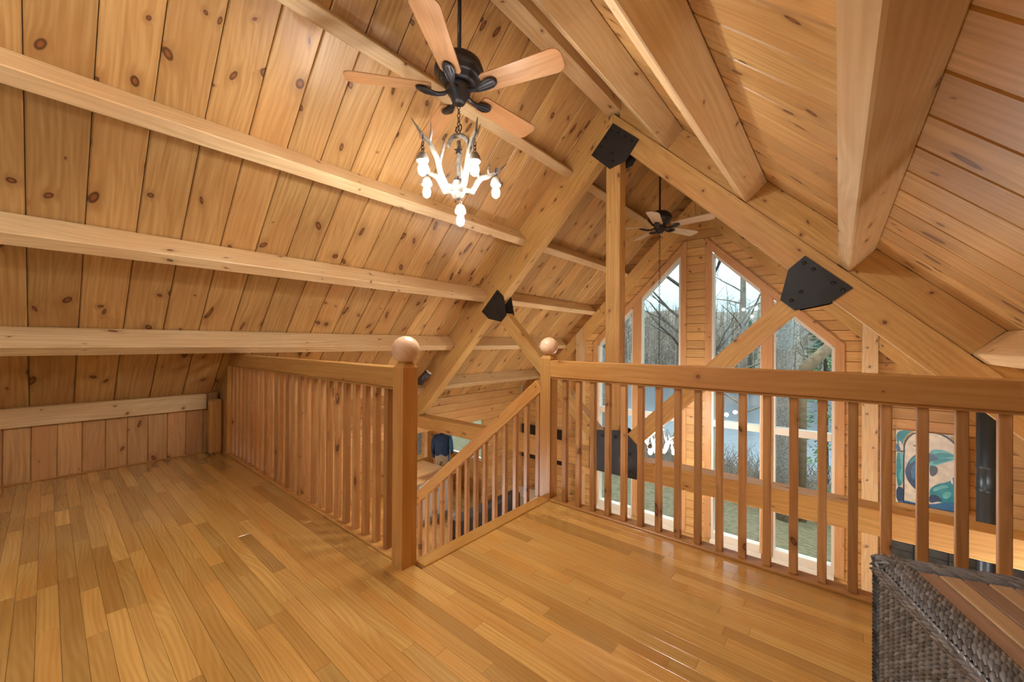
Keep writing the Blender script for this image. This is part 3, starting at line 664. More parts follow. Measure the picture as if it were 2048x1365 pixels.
def chandelier(x, y, zhub, zhang, lab, bm_='bulb'):
    """zhub: top of the antler arch; zhang: where the chain starts"""
    t = tag(empty('antler_chandelier', (x, y, zhub)), lab, 'chandelier', 'antler chandeliers')
    n = max(3, int((zhang-zhub)/.0245)); st_ = (zhang-zhub)/n
    for i in range(n): link('chain_link', link_me, Matrix.Translation((x, y, zhub+st_*(i+.5))) @ Matrix.Rotation(PI/2*(i % 2)+.3, 4, 'Z') @ Matrix.Scale(st_/.0245, 4, (0, 0, 1)), t)
    tube('hanger_hook', [(x-.02, y, zhub+.055), (x-.026, y, zhub+.03), (x, y, zhub-.005), (x+.026, y, zhub+.03), (x+.02, y, zhub+.055)], .004, 'bronze', t, 6)
    Rh = Vector((Rv0.x, Rv0.y, 0)); Fh = Vector((Fv.x, Fv.y, 0)).normalized()
    C0 = Vector((x, y, zhub))
    P = lambda l, d, z: C0+Rh*l+Fh*d+Vector((0, 0, z))
    # arch over the top
    tube('antler_arch', [P(.065*math.cos(a), .01, -.075+.075*math.sin(a)) for a in [PI*k/10 for k in range(11)]], [.012, .013, .014, .015, .015, .015, .015, .015, .014, .013, .012], 'antler', t, 8)
    tube('stem', [P(0, 0, -.04), P(.008, 0, -.12), P(.0, 0, -.2), P(.006, 0, -.29)], [.012, .016, .014, .016], 'antler', t, 8)
    lathe('hub', [(.012, -.40), (.03, -.385), (.048, -.35), (.05, -.315), (.04, -.29), (.015, -.285)], C0, 'antler', t, 16)
    star = [(P(.028*math.cos(a)*(1 if k % 2 == 0 else .4), 0, -.285+.028*math.sin(a)*(1 if k % 2 == 0 else .4))) for k, a in enumerate([PI/2+PI*k/5 for k in range(10)])]
    for zo in (0, .18):
        Vs = [q+Vector((0, 0, zo))+Fh*(-.017) for q in star]+[q+Vector((0, 0, zo))+Fh*(-.011) for q in star]
        c = sum(Vs, Vector())/20
        meshobj('star_ornament', [q-c for q in Vs], [list(range(10)), list(range(10, 20))[::-1]]+[[i, 10+i, 10+(i+1) % 10, (i+1) % 10] for i in range(10)], 'bronze', t, Matrix.Translation(c))
    arms = [(-.74, -.67), (.50, -.87), (-.94, .34), (.92, .40), (.1, 1.0)]
    bulbs = [(-.175, -.19), (.118, -.19), (-.212, .09), (.226, .09)]
    for i, (l, d) in enumerate(arms):
        q = math.hypot(l, d); l, d = l/q, d/q
        k = (.30, .26, .28, .30, .24)[i]; h = (.0, -.01, -.09, -.10, -.05)[i]
        pts = [P(l*.035, d*.035, -.34), P(l*.09, d*.09, -.335), P(l*.125, d*.125, -.27), P(l*.15, d*.15, -.19+h*.5), P(l*.20, d*.20, -.12+h), P(l*.25, d*.25, -.09+h), P(l*k*1.06, d*k*1.06, -.02+h)]
        a = tube('antler', pts, [.020, .019, .017, .016, .014, .010, .002], 'antler', t, 8)
        m1 = P(l*.135, d*.135, -.22+h*.3); tube('tine', [m1, P(l*.115-d*.012, d*.115+l*.012, -.13+h*.4), P(l*.105-d*.02, d*.105+l*.02, -.04+h*.4)], [.011, .008, .001], 'antler', a, 6)
        m2 = P(l*.20, d*.20, -.12+h); tube('tine', [m2, P(l*.205-d*.03, d*.205+l*.03, -.07+h), P(l*.22-d*.045, d*.22+l*.045, -.015+h)], [.009, .007, .001], 'antler', a, 6)
    for i, (l, d) in enumerate(bulbs+[(.012, .02)]):
        zt = -.10 if i < 2 else (-.20 if i < 4 else -.395)
        zb = (-.25 if i < 2 else -.27) if i < 4 else -.47
        for k in range(3 if i < 4 else 1): link('chain_link', link_me, Matrix.Translation(P(l, d, zb+.055+.02*k)) @ Matrix.Rotation(PI/2*(k % 2), 4, 'Z'), t)
        if i < 4: tube('drop_wire', [P(l, d, zt), P(l, d, zb+.11)], .003, 'bronze', t, 6)
        s = lathe('lamp_socket', [(.008, .05), (.022, .042), (.032, .02), (.036, .0), (.03, -.008)], P(l, d, zb), 'antler', t, 14)
        b = lathe('bulb', [(.014, -.008), (.022, -.03), (.026, -.05), (.022, -.072), (.008, -.084)], P(l, d, zb), bm_, s, 10); b['label'] = 'glowing white bulb'
        lamp(t, P(l, d, zb-.052), BULB if bm_ == 'bulb' else BULB_FAR, .035, (1, .94, .87))
    return t
fan(XR, 1.61, 3.53, 2.69, 15, 'blade_oak', 'near ceiling fan with oak blades and dark bronze motor above the chandelier')
chandelier(XR, 1.61, 2.42, 2.60, 'white antler chandelier with glowing bulbs hanging from the near fan')
fan(XR, 5.1, 3.53, 2.66, -6, 'blade_pale', 'far ceiling fan with pale blades in front of the gable windows')
chandelier(XR, 5.1, .10, 2.57, 'antler chandelier with lit bulbs low over the living room, on a long chain', 'bulb_far')

# spotlight on the stair side of the truss
t = tag(empty('spotlight', (-4.66, 3.52, .56)), 'small dark spotlight clamped near the foot of the left rafter', 'spotlight')
tube('lamp_body', [(-4.70, 3.50, .55), (-4.58, 3.58, .71)], .056, 'leather', t, 14); lathe('lens', [(.05, 0), (.042, .008)], (-4.579, 3.581, .711), 'lamp_white', t, 16, axis=(.57, .38, .73))
tube('bracket', [(-4.70, 3.50, .55), (-4.79, 3.49, .49), (-4.86, 3.48, .42)], .016, 'leather', t, 8); lathe('mount', [(.06, -.03), (.055, .0)], (-4.87, 3.48, .42), 'lamp_white', t, 14)

# ------------------------------------------------------------------ wicker side table
def segs(V, Fc, c, d, up, ln, r, sd=5):
    d = d.normalized(); u = (up-d*up.dot(d)).normalized(); w = d.cross(u); base = len(V)
    for (tt, q, bow) in ((-.5, .35, -.6), (-.22, .95, .25), (.22, .95, .25), (.5, .35, -.6)):
        p0 = c+d*(ln*tt)+u*(r*bow)
        for k in range(sd): a = 2*PI*k/sd; V.append(p0+u*(math.cos(a)*r*q)+w*(math.sin(a)*r*q))
    for i in range(3):
        for k in range(sd): j = (k+1) % sd; Fc.append([base+i*sd+k, base+i*sd+j, base+(i+1)*sd+j, base+(i+1)*sd+k])
TA = math.radians(18); TH = .505; TWX, TWY = .58, .60
tb = tag(empty('wicker_table', (.092, 1.655, 0), rz=TA), 'dark woven wicker side table with slatted teak top by the balcony railing', 'side table')
def tl(x, y, z): return MW[tb.name] @ Vector((x, y, z))
box_ = lambda nm, x0, x1, y0, y1, z0, z1, mat, b=.004, along=1: link(nm, boxmesh(*( (x1-x0, y1-y0, z1-z0) if along == 0 else (y1-y0, x1-x0, z1-z0)), b, mat), MW[tb.name] @ (Matrix.Translation(((x0+x1)/2, (y0+y1)/2, (z0+z1)/2)) @ (Matrix.Identity(4) if along == 0 else Matrix.Rotation(PI/2, 4, 'Z'))), tb)
BD = .062
box_('wicker_core', .012, TWX-.012, -TWY+.012, -.012, .0, TH-.03, 'wicker_dark')
nsl = 9; sw = (TWX-2*BD)/nsl
for i in range(nsl): box_('slat', BD+sw*i, BD+sw*(i+1)-.003, -TWY+BD, -BD, TH-.028, TH-.006, 'slat_teak' if i % 2 == 0 else 'slat_tan', .003)
Z = Vector((0, 0, 1))
# woven sides: upright twisted cords
for (ox, oy, ux, uy, nx, ny, ln) in ((0, 0, 0, -1, -1, 0, TWY), (0, -TWY, 1, 0, 0, -1, TWX), (TWX, -TWY, 0, 1, 1, 0, TWY), (TWX, 0, -1, 0, 0, 1, TWX)):
    V = []; Fc = []; u = Vector((ux, uy, 0)); nn = Vector((nx, ny, 0)); nc = int(ln/.0275)
    for c in range(nc+1):
        x = ln*c/nc; z = .006
        zig = -1 if (c//1) % 2 else 1
        while z < TH-.035:
            segs(V, Fc, Vector((ox, oy, z))+u*x-nn*.003, (Z*.82+u*.55), nn, .046, .0066, 6); z += .0118
    o = meshobj('wicker_weave', V, Fc, 'wicker', tb, MW[tb.name], True); tag(o, kind='stuff')
# rounded woven rim
V = []; Fc = []
for (ox, oy, ux, uy, nx, ny, ln) in ((0, 0, 0, -1, -1, 0, TWY), (0, -TWY, 1, 0, 0, -1, TWX), (TWX, -TWY, 0, 1, 1, 0, TWY), (TWX, 0, -1, 0, 0, 1, TWX)):
    u = Vector((ux, uy, 0)); nn = Vector((nx, ny, 0))
    rows = [(.004, -.050, .3), (.006, -.036, .3), (.004, -.022, -.3), (-.002, -.008, .55), (-.014, .001, .55), (-.027, .003, .55), (-.040, .003, .55), (-.052, .000, .55), (-.060, -.006, -.2)]
    for k, (off, dz, sl_) in enumerate(rows):
        x = .004+(.011 if k % 2 else 0)
        while x < ln:
            up = (nn*(.9 if k < 3 else .1)+Z*(.2 if k < 3 else .95))
            tw = Z*sl_ if k < 3 else nn*sl_
            segs(V, Fc, Vector((ox, oy, TH+dz-.006))+u*x+nn*off, u+tw, up, .044 if k > 2 else .055, .0064, 6); x += .0155 if k > 2 else .021
tag(meshobj('wicker_rim', V, Fc, 'wicker', tb, MW[tb.name], True), kind='stuff')

# ------------------------------------------------------------------ living room things
t = tag(empty('orca_painting', (.85, YG-.02, -.35)), 'blue and teal painting of leaping whales in an arch, on the gable wall', 'painting')
AX0, AX1, AZ0, AZ1 = .55, 1.15, -.80, .10
box('canvas', AX0, AX1, YG-.035, YG-.002, AZ0, AZ1, 'art_cream', t, b=.002)
def art(pts, mat, layer, smooth=3):
    # pts in 0..1 of the picture (y down); closed smooth outline
    P = [(AX0+u*(AX1-AX0), AZ1-v*(AZ1-AZ0)) for u, v in pts]
    for _ in range(smooth):
        P = [q for i in range(len(P)) for q in ((.75*P[i][0]+.25*P[(i+1) % len(P)][0], .75*P[i][1]+.25*P[(i+1) % len(P)][1]), (.25*P[i][0]+.75*P[(i+1) % len(P)][0], .25*P[i][1]+.75*P[(i+1) % len(P)][1]))]
    y = YG-.0352-.0004*layer
    cx = sum(p[0] for p in P)/len(P); cz = sum(p[1] for p in P)/len(P)
    meshobj('print', [(x-cx, 0, z-cz) for x, z in P], [list(range(len(P)))], mat, t, Matrix.Translation((cx, y, cz)))
def artp(pts, mat, layer, smooth=2):
    out = []
    for (x, y) in pts:
        tp = 85+(x-95)*.075; hh = 1080+(x-95)*.091; out.append((min(1, max(0, (x-95)/1056)), min(1, max(0, (y-tp)/hh))))
    art(out, mat, layer, smooth)
artp([(100, 92), (400, 110), (330, 150), (235, 260), (215, 350), (100, 300)], 'art_teal', 1)
artp([(850, 150), (1150, 170), (1150, 420), (1060, 400), (980, 300)], 'art_gold', 1)
artp([(330, 110), (395, 120), (300, 180), (235, 290), (190, 350), (205, 250), (250, 170)], 'art_gold', 2)
artp([(130, 250), (170, 260), (215, 360), (210, 395), (150, 340)], 'art_white', 2)
artp([(95, 290), (130, 300), (175, 400), (95, 405)], 'art_blue', 3)
artp([(95, 400), (235, 400), (235, 425), (95, 415)], 'art_dark', 5, 0)
artp([(100, 425), (222, 430), (222, 900), (100, 920)], 'art_aqua', 2, 1)
artp([(100, 430), (150, 430), (160, 560), (190, 640), (130, 780), (200, 920), (100, 950)], 'art_teal', 3)
artp([(100, 930), (222, 960), (222, 1185), (100, 1170)], 'art_navy', 3, 1)
artp([(225, 1185), (225, 360), (260, 240), (390, 125), (640, 95), (800, 160), (960, 290), (1010, 400), (1010, 1330), (1035, 1330), (1035, 390), (985, 270), (820, 130), (640, 60), (380, 95), (235, 215), (200, 360), (205, 1185)], 'art_dark', 6, 1)
artp([(335, 305), (420, 325), (440, 370), (385, 335)], 'art_navy', 7)
artp([(600, 420), (640, 370), (780, 372), (900, 415), (980, 460), (980, 515), (800, 565), (660, 630), (560, 640), (540, 520)], 'art_aqua', 7)
artp([(410, 440), (500, 400), (620, 440), (700, 455), (760, 470), (700, 530), (600, 560), (520, 640), (470, 760), (440, 860), (460, 990), (400, 985), (330, 920), (265, 830), (232, 720), (250, 640), (300, 530)], 'art_navy', 8)
artp([(330, 640), (410, 560), (440, 640), (410, 760), (360, 850), (320, 760)], 'art_blue', 9)
artp([(300, 540), (400, 470), (410, 530), (300, 610)], 'art_teal', 9)
artp([(700, 420), (850, 420), (980, 462), (860, 480), (720, 500), (660, 470)], 'art_teal', 9)
artp([(640, 560), (720, 500), (860, 500), (960, 505), (780, 560), (680, 600)], 'art_teal', 9)
artp([(395, 800), (440, 780), (470, 860), (440, 940), (400, 890)], 'art_white', 10)
artp([(600, 600), (690, 620), (725, 660), (700, 740), (640, 785), (600, 740)], 'art_dark', 10)
artp([(600, 960), (720, 880), (880, 850), (960, 750), (1010, 720), (1010, 1180), (800, 1180), (600, 1100)], 'art_teal', 5)
artp([(640, 960), (800, 890), (900, 930), (760, 960), (660, 1010)], 'art_aqua', 7)
artp([(780, 1040), (840, 990), (930, 1010), (860, 1110), (800, 1100)], 'art_aqua', 7)
artp([(890, 760), (920, 760), (940, 900), (900, 860)], 'art_white', 7)
artp([(640, 1040), (720, 1060), (800, 1135), (720, 1150), (600, 1180), (590, 1080)], 'art_navy', 8)
artp([(655, 1165), (720, 1148), (760, 1160), (700, 1185)], 'art_white', 9)
artp([(230, 1140), (420, 1185), (640, 1195), (800, 1160), (1150, 1150), (1150, 1340), (600, 1290), (100, 1170)], 'art_blue', 6, 1)
artp([(230, 1165), (440, 1200), (640, 1235), (900, 1280), (1150, 1300), (1150, 1345), (95, 1170)], 'art_navy', 7, 1)

hs = tag(empty('hearth_shield', (1.1, YG-.02, ZL)), 'dark slate tile heat shield on the wall behind the stove', 'heat shield')
for i in range(5):
    for k in range(5): box('tile', .42+.288*i, .42+.288*i+.284, YG-.03, YG-.002, ZL+.29*k, ZL+.29*k+.286, 'slate', hs, b=.004)
sv = tag(empty('wood_stove', (1.184, 6.3, ZL)), 'black iron wood stove with a stovepipe going up through the roof', 'stove')
box('stove_body', .88, 1.48, 6.08, 6.58, ZL+.14, ZL+.72, 'pipe_black', sv, b=.02); box('stove_top', .85, 1.51, 6.05, 6.61, ZL+.72, ZL+.76, 'pipe_black', sv, b=.01)
d_ = box('stove_door', 1.0, 1.36, 6.055, 6.08, ZL+.22, ZL+.62, 'black_steel', sv, b=.008); box('stove_glass', 1.05, 1.31, 6.048, 6.056, ZL+.3, ZL+.56, 'tv_black', d_)
for (lx, ly) in ((.92, 6.12), (1.44, 6.12), (.92, 6.54), (1.44, 6.54)): tube('leg', [(lx, ly, ZL), (lx, ly, ZL+.15)], [.022, .03], 'pipe_black', sv, 8)
lathe('stovepipe', [(.074, 0), (.074, .58), (.078, .585), (.078, .61), (.074, .615), (.074, 1.42), (.078, 1.425), (.078, 1.45), (.074, 1.455), (.074, 1.66), (.078, 1.665), (.078, 1.69), (.074, 1.695), (.074, 2.72)], (1.184, 6.3, ZL+.755), 'pipe_black', sv, 28)

t = tag(empty('television', (-4.8, YG-.05, -1.0)), 'black flat television on the gable wall left of the windows', 'television')
box('tv_body', -5.38, -4.22, YG-.07, YG-.02, -1.36, -.64, 'tv_black', t, b=.006); box('tv_screen', -5.36, -4.24, YG-.073, YG-.07, -1.34, -.66, 'tv_black', t, b=.001)
t = tag(empty('tv_console', (-4.8, 6.55, ZL)), 'low white console under the television', 'console')
box('console_body', -5.4, -4.2, 6.36, 6.76, ZL+.06, ZL+.5, 'white_paint', t, b=.006); box('console_top', -5.42, -4.18, 6.34, 6.77, ZL+.5, ZL+.53, 'white_paint', t)
for k in range(3):
    d_ = box('console_door', -5.39+.4*k, -5.0+.4*k-.01, 6.345, 6.36, ZL+.09, ZL+.48, 'white_paint', t); ball('knob', (-5.05+.4*k, 6.338, ZL+.3), .012, 'bolt', d_, 8)
for k in range(2): box('console_foot', -5.38+1.1*k, -5.32+1.1*k, 6.38, 6.74, ZL, ZL+.06, 'white_paint', t)
tag(box('area_rug', -4.9, -1.2, 3.9, 6.1, ZL, ZL+.012, 'rug', None, b=.004), 'pale woven rug on the living room floor', 'rug')
def sofa(x0, y0, x1, y1, lab, back):
    t = tag(empty('sofa', ((x0+x1)/2, (y0+y1)/2, ZL)), lab, 'sofa')
    z = ZL+.013
    box('sofa_base', x0, x1, y0, y1, z+.05, z+.30, 'leather', t, b=.03)
    nx = 2
    if back == 'x': 
        box('backrest', x0, x0+.22, y0, y1, z+.30, z+.86, 'leather', t, b=.06)
        for k in range(2): box('armrest', x0, x1, (y0 if k == 0 else y1-.2), (y0+.2 if k == 0 else y1), z+.30, z+.58, 'leather', t, b=.05)
        w_ = (y1-y0-.42)/2
        for k in range(2): box('seat_cushion', x0+.23, x1+.01, y0+.21+w_*k, y0+.21+w_*(k+1)-.01, z+.30, z+.46, 'leather', t, b=.04)
    for (lx, ly) in ((x0+.06, y0+.06), (x1-.06, y0+.06), (x0+.06, y1-.06), (x1-.06, y1-.06)): box('leg', lx-.03, lx+.03, ly-.03, ly+.03, z, z+.05, 'shoe', t)
sofa(-4.85, 4.25, -3.95, 5.85, 'dark leather sofa downstairs seen through the stair balusters', 'x')

# kitchen
t = tag(empty('kitchen_peninsula', (-6.9, 5.2, ZL)), 'kitchen peninsula with grey front below the wood worktop', 'cabinet')
box('cabinet_body', -7.45, -6.4, 4.75, 5.65, ZL, -1.68, 'grey_stone', t)
for k in range(2):
    d_ = box('cabinet_door', -6.4, -6.38, 4.78+.44*k, 5.18+.44*k, ZL+.12, -1.72, 'white_paint', t); box('handle', -6.375, -6.36, 5.12+.1*k, 5.135+.1*k, -1.95, -1.8, 'bolt', d_)
tag(box('worktop', -7.5, -6.32, 4.68, 5.72, -1.68, -1.635, 'counter_maple', None, b=.006, along=1), 'pale maple worktop lit brightly on the kitchen peninsula', 'worktop')
t = tag(empty('wall_cabinet', (-6.4, 4.7, -1.15)), 'hanging pine kitchen cabinet with a glass door', 'cabinet')
box('cabinet_body', -6.75, -6.36, 4.35, 4.96, -1.17, -.30, 'counter_maple', t); d_ = box('cabinet_door', -6.36, -6.335, 4.37, 4.86, -1.15, -.32, 'truss_fir', t); box('door_glass', -6.333, -6.325, 4.44, 4.79, -1.07, -.40, 'glass_dark', d_)
t = tag(empty('kitchen_lamp', (-6.9, 3.6, -.31)), 'round ceiling lamp in the kitchen wing', 'ceiling lamp')
plain('lamp_glow', (1, 1, 1), .5, emit=(1, .90, .75), es=8)
lathe('lamp_dome', [(.02, -.11), (.11, -.09), (.17, -.04), (.18, -.02)], (-6.9, 3.6, -.31), 'lamp_glow', t); lathe('lamp_base', [(.19, -.02), (.19, -.0)], (-6.9, 3.6, -.305), 'bolt', t); lamp(t, (-6.9, 3.6, -.52), KITCHEN, .06, (1, .90, .75)); M['lamp_glow'].cycles.emission_sampling = 'NONE'

# person in the kitchen: back turned, navy jacket over a blue shirt, khaki trousers
def person(x, y, rz):
    t = tag(empty('person', (x, y, ZL), rz=rz), 'person in navy jacket and khaki trousers standing in the kitchen, back turned', 'person')
    me = bpy.data.meshes.new('body'); 
    J = [('pelvis', (0, 0, .96), .145), ('waist', (0, .0, 1.10), .15), ('chest', (0, -.01, 1.28), .17), ('neckb', (0, -.01, 1.46), .075), ('neck', (0, .01, 1.53), .055), ('head0', (0, .02, 1.62), .085), ('head1', (0, .02, 1.72), .08),
         ('hipL', (-.10, 0, .90), .10), ('kneeL', (-.11, .01, .50), .068), ('calfL', (-.115, -.01, .34), .064), ('ankL', (-.12, -.02, .09), .045), ('toeL', (-.14, .13, .035), .04),
         ('hipR', (.10, 0, .90), .10), ('kneeR', (.11, .03, .50), .068), ('calfR', (.115, .01, .34), .064), ('ankR', (.12, .0, .09), .045), ('toeR', (.14, .15, .035), .04),
         ('shL', (-.19, -.01, 1.41), .075), ('elL', (-.225, -.04, 1.13), .052), ('wrL', (-.215, .04, .90), .034), ('haL', (-.21, .06, .83), .036),
         ('shR', (.19, -.01, 1.41), .075), ('elR', (.235, -.03, 1.13), .052), ('wrR', (.20, .15, .98), .034), ('haR', (.185, .20, .95), .036)]
    E_ = [('pelvis', 'waist'), ('waist', 'chest'), ('chest', 'neckb'), ('neckb', 'neck'), ('neck', 'head0'), ('head0', 'head1'), ('pelvis', 'hipL'), ('hipL', 'kneeL'), ('kneeL', 'calfL'), ('calfL', 'ankL'), ('ankL', 'toeL'), ('pelvis', 'hipR'), ('hipR', 'kneeR'), ('kneeR', 'calfR'), ('calfR', 'ankR'), ('ankR', 'toeR'), ('chest', 'shL'), ('shL', 'elL'), ('elL', 'wrL'), ('wrL', 'haL'), ('chest', 'shR'), ('shR', 'elR'), ('elR', 'wrR'), ('wrR', 'haR')]
    for sd, h in ((-1, 'L'), (1, 'R')):
        hp = Vector([q[1] for q in J if q[0] == 'ha'+h][0]); wp = Vector([q[1] for q in J if q[0] == 'wr'+h][0]); d = (hp-wp).normalized(); sdv = Vector((0, 1, 0)).cross(d).normalized() if abs(d.y) < .9 else Vector((1, 0, 0))
        sdv = (Vector((0, 1, 0))-d*d.y).normalized()
        for k, (o, ln) in enumerate(((-.026, .07), (-.009, .08), (.009, .077), (.026, .062))):
            a = hp+sdv*o; J.append((f'f{h}{k}a', tuple(a+d*.035), .010)); J.append((f'f{h}{k}b', tuple(a+d*(.035+ln*.55)+Vector((-sd*.006, 0, 0))), .009)); J.append((f'f{h}{k}c', tuple(a+d*(.035+ln)+Vector((-sd*.02, 0, 0))), .008))
            E_ += [('ha'+h, f'f{h}{k}a'), (f'f{h}{k}a', f'f{h}{k}b'), (f'f{h}{k}b', f'f{h}{k}c')]
        J.append((f't{h}a', tuple(hp+sdv*.045+d*.005), .011)); J.append((f't{h}b', tuple(hp+sdv*.06+d*.045), .009)); E_ += [('ha'+h, f't{h}a'), (f't{h}a', f't{h}b')]
    ix = {q[0]: i for i, q in enumerate(J)}
    me.from_pydata([q[1] for q in J], [(ix[a], ix[b]) for a, b in E_], [])
    tmp = bpy.data.objects.new('tmp_body', me); COL.objects.link(tmp)
    sk = tmp.modifiers.new('skin', 'SKIN'); sk.use_smooth_shade = True
    for i, q in enumerate(J):
        wx = 1.25 if q[0] in ('pelvis', 'waist', 'chest') else 1.0
        me.skin_vertices[0].data[i].radius = (q[2]*wx, q[2]*(.82 if wx > 1 else 1)); me.skin_vertices[0].data[i].use_root = (i == 0)
    ss = tmp.modifiers.new('sub', 'SUBSURF'); ss.levels = 1; ss.render_levels = 1
    dg = bpy.context.evaluated_depsgraph_get(); dg.update(); m2 = bpy.data.meshes.new_from_object(tmp.evaluated_get(dg)); bpy.data.objects.remove(tmp)
    m2.materials.clear()
    for q in ('skin', 'navy', 'khaki', 'shoe', 'shirt'): m2.materials.append(M[q])
    for p in m2.polygons:
        c = p.center; out = abs(c.x) > .165
        if c.z > 1.485: k = 0
        elif c.z < .09: k = 3
        elif (out and c.z < .90 and c.x < 0) or (c.z < .985 and c.y > .12 and c.x > .12): k = 0
        elif out and c.z > .80: k = 4 if c.x > 0 else 1
        elif c.z > .985: k = 1
        else: k = 2
        p.material_index = k
    link('body', m2, MW[t.name], t)
    V = []; Fc = []
    hb = ball('hair', MW[t.name] @ Vector((0, -.012, 1.705)), .1, 'hair', t, 16); hb.scale = (.92, 1.0, .95)
    ball('nose', MW[t.name] @ Vector((0, .115, 1.655)), .016, 'skin', t, 8)
    for sd in (-1, 1):
        ball('ear', MW[t.name] @ Vector((sd*.085, .015, 1.665)), .02, 'skin', t, 8); ball('eye', MW[t.name] @ Vector((sd*.032, .098, 1.685)), .012, 'white_paint', t, 8)
    box_m = boxmesh(.045, .012, .01, .003, 'terracotta'); link('mouth', box_m, MW[t.name] @ Matrix.Translation((0, .1, 1.615)), t)
person(-7.33, 6.16, math.radians(35))

# ------------------------------------------------------------------ outside
gd = tag(empty('ground', (0, 20, -4)), 'grassy bank falling from the house to the lake', kind='structure')
V = []; Fc = []; nx_, ny_ = 60, 60
def gz(x, y):
    if y < 20: return -3.1-.085*(y-8)+.12*math.sin(x*.5+y*.3)
    if y < 62: return -5.2
    return -5.0+(y-62)*.2+1.0*math.sin(x*.06)+.6*math.sin(x*.17+y*.1)
for j in range(ny_+1):
    for i in range(nx_+1):
        f = j/ny_; y = 6.97+f*f*150; x = (i/nx_-.5)*(40+y*2.4)-1.8; V.append((x, y, gz(x, y)))
for j in range(ny_):
    for i in range(nx_): a = j*(nx_+1)+i; Fc.append([a, a+1, a+nx_+2, a+nx_+1])
midx = [0 if V[f[0]][1] < 19 else 1 for f in Fc]
meshobj('lawn', V, Fc, None, gd, mats=['lawn', 'hill'], midx=midx, smooth=True)
lake = meshobj('lake', [(-90, 15.5, -4.45), (90, 15.5, -4.45), (120, 68, -4.45), (-120, 68, -4.45)], [[0, 1, 2, 3]], 'water'); tag(lake, 'calm grey-blue lake beyond the bank', 'lake', kind='structure')
def branch(V, Fc, p, d, ln, r, depth, rg, sides, droop=0):
    pts = [p]; rad = [r]; n = 4
    for k in range(n):
        d = (d+Vector((rg.uniform(-.22, .22), rg.uniform(-.22, .22), rg.uniform(-.10, .16)-droop))).normalized()
        pts.append(pts[-1]+d*(ln/n)); rad.append(r*(1-.16*(k+1)))
    tubegeo(pts, rad, sides, V, Fc, cap=False)
    if depth:
        for k in range(2 if depth > 1 else 3):
            i = rg.randint(2, n); a = rg.uniform(0, 2*PI); sp = rg.uniform(.5, 1.0)
            nd = (d+Vector((math.cos(a)*sp, math.sin(a)*sp, rg.uniform(-.1, .5)))).normalized()
            branch(V, Fc, pts[i], nd, ln*rg.uniform(.55, .8), rad[i]*.6, depth-1, rg, max(3, sides-2), droop)
def bare_tree(x, y, h, r, seed, lab, mat='bark', lean=(0, 0), nb=9, low=.3):
    rg = random.Random(seed); z = gz(x, y)-.1
    t = tag(empty('bare_tree', (x, y, z)), lab, 'tree', 'bare trees outside the windows')
    pts = [Vector((x+lean[0]*h*f+.12*r*math.sin(5*f), y+lean[1]*h*f, z+h*f)) for f in [k/8 for k in range(9)]]
    rad = [r*(1.15-.75*k/8) for k in range(9)]
    tube('trunk', pts, rad, mat, t, 12)
    V = []; Fc = []
    for b in range(nb):
        f = low+(1-low)*b/nb; i = int(f*8); p = pts[i].lerp(pts[min(i+1, 8)], f*8-i); a = rg.uniform(0, 2*PI)
        branch(V, Fc, p, Vector((math.cos(a), math.sin(a), rg.uniform(.1, .7))).normalized(), h*rg.uniform(.16, .3), rad[i]*.42, 3, rg, 6)
    c = Vector((x, y, z)); meshobj('branches', [v-c for v in V], Fc, 'bark_dark' if mat == 'bark_dark' else 'twig', t, Matrix.Translation(c), True)
    return t
def evergreen(x, y, h, w, seed, lab, z=None):
    rg = random.Random(seed); z = gz(x, y) if z is None else z
    t = tag(empty('evergreen_tree', (x, y, z)), lab, 'tree', 'evergreens outside the windows')
    tube('trunk', [(x, y, z-.1), (x, y, z+h)], [w*.07, .02], 'bark_dark', t, 8)
    V = []; Fc = []
    for k in range(int(1500)):
        f = rg.random()**.8; a = rg.uniform(0, 2*PI); R_ = w*(1-f)*(.35+.65*rg.random()); p = Vector((math.cos(a)*R_, math.sin(a)*R_, h*(.12+.88*f)-R_*.25))
        s = .10+.012*h; d = Vector((math.cos(a), math.sin(a), rg.uniform(-.5, .2))).normalized()*s; u = Vector((-math.sin(a), math.cos(a), rg.uniform(-.4, .4)))*s*.35
        q = len(V); V += [p-d*.3-u*.4, p+d-u*.1, p+d*.8+u*.5, p-d*.2+u]; Fc.append([q, q+1, q+2, q+3])
    meshobj('needles', V, Fc, 'needle', t, Matrix.Translation((x, y, z)))
bare_tree(-1.12, 12.6, 13, .19, 5, 'big grey tree trunk close outside the outer right window', 'bark', nb=8, low=.55)
bare_tree(-3.05, 11.5, 10.5, .16, 8, 'dark bare tree behind the boarded centre, branching across both middle windows', 'bark_dark', nb=16, low=.35)
bare_tree(-6.8, 13.5, 10, .16, 21, 'slim bare tree outside the outer left window', 'bark', nb=9)
bare_tree(-2.35, 14.5, 9, .09, 14, 'slim bare tree left of the big grey trunk', 'twig', nb=9)
bare_tree(-2.9, 17.5, 9.5, .12, 17, 'thin bare tree by the lake behind the centre panel', 'twig', nb=9)
o = tube('broken_log', [(-.78, 13.0, gz(-.78, 13)-.1), (-.78, 13.0, 0.1), (-.7, 13.05, .5), (-.05, 13.3, 1.25)], [.14, .13, .15, .13], 'deadwood', None, 10); tag(o, 'broken leaning tree limb outside the outer right window', 'tree limb')
evergreen(-.35, 17.2, 7, 1.6, 2, 'dark evergreen outside the outer right window')
evergreen(-9.6, 26+38, 9, 2.6, 9, 'green pine on the far shore seen in the left window', z=-4.4)
evergreen(-9.0, 12.4, 7.0, 1.7, 4, 'evergreen close outside the kitchen window')
evergreen(-12.6, 14.5, 8.0, 1.9, 6, 'evergreen farther outside the kitchen window')
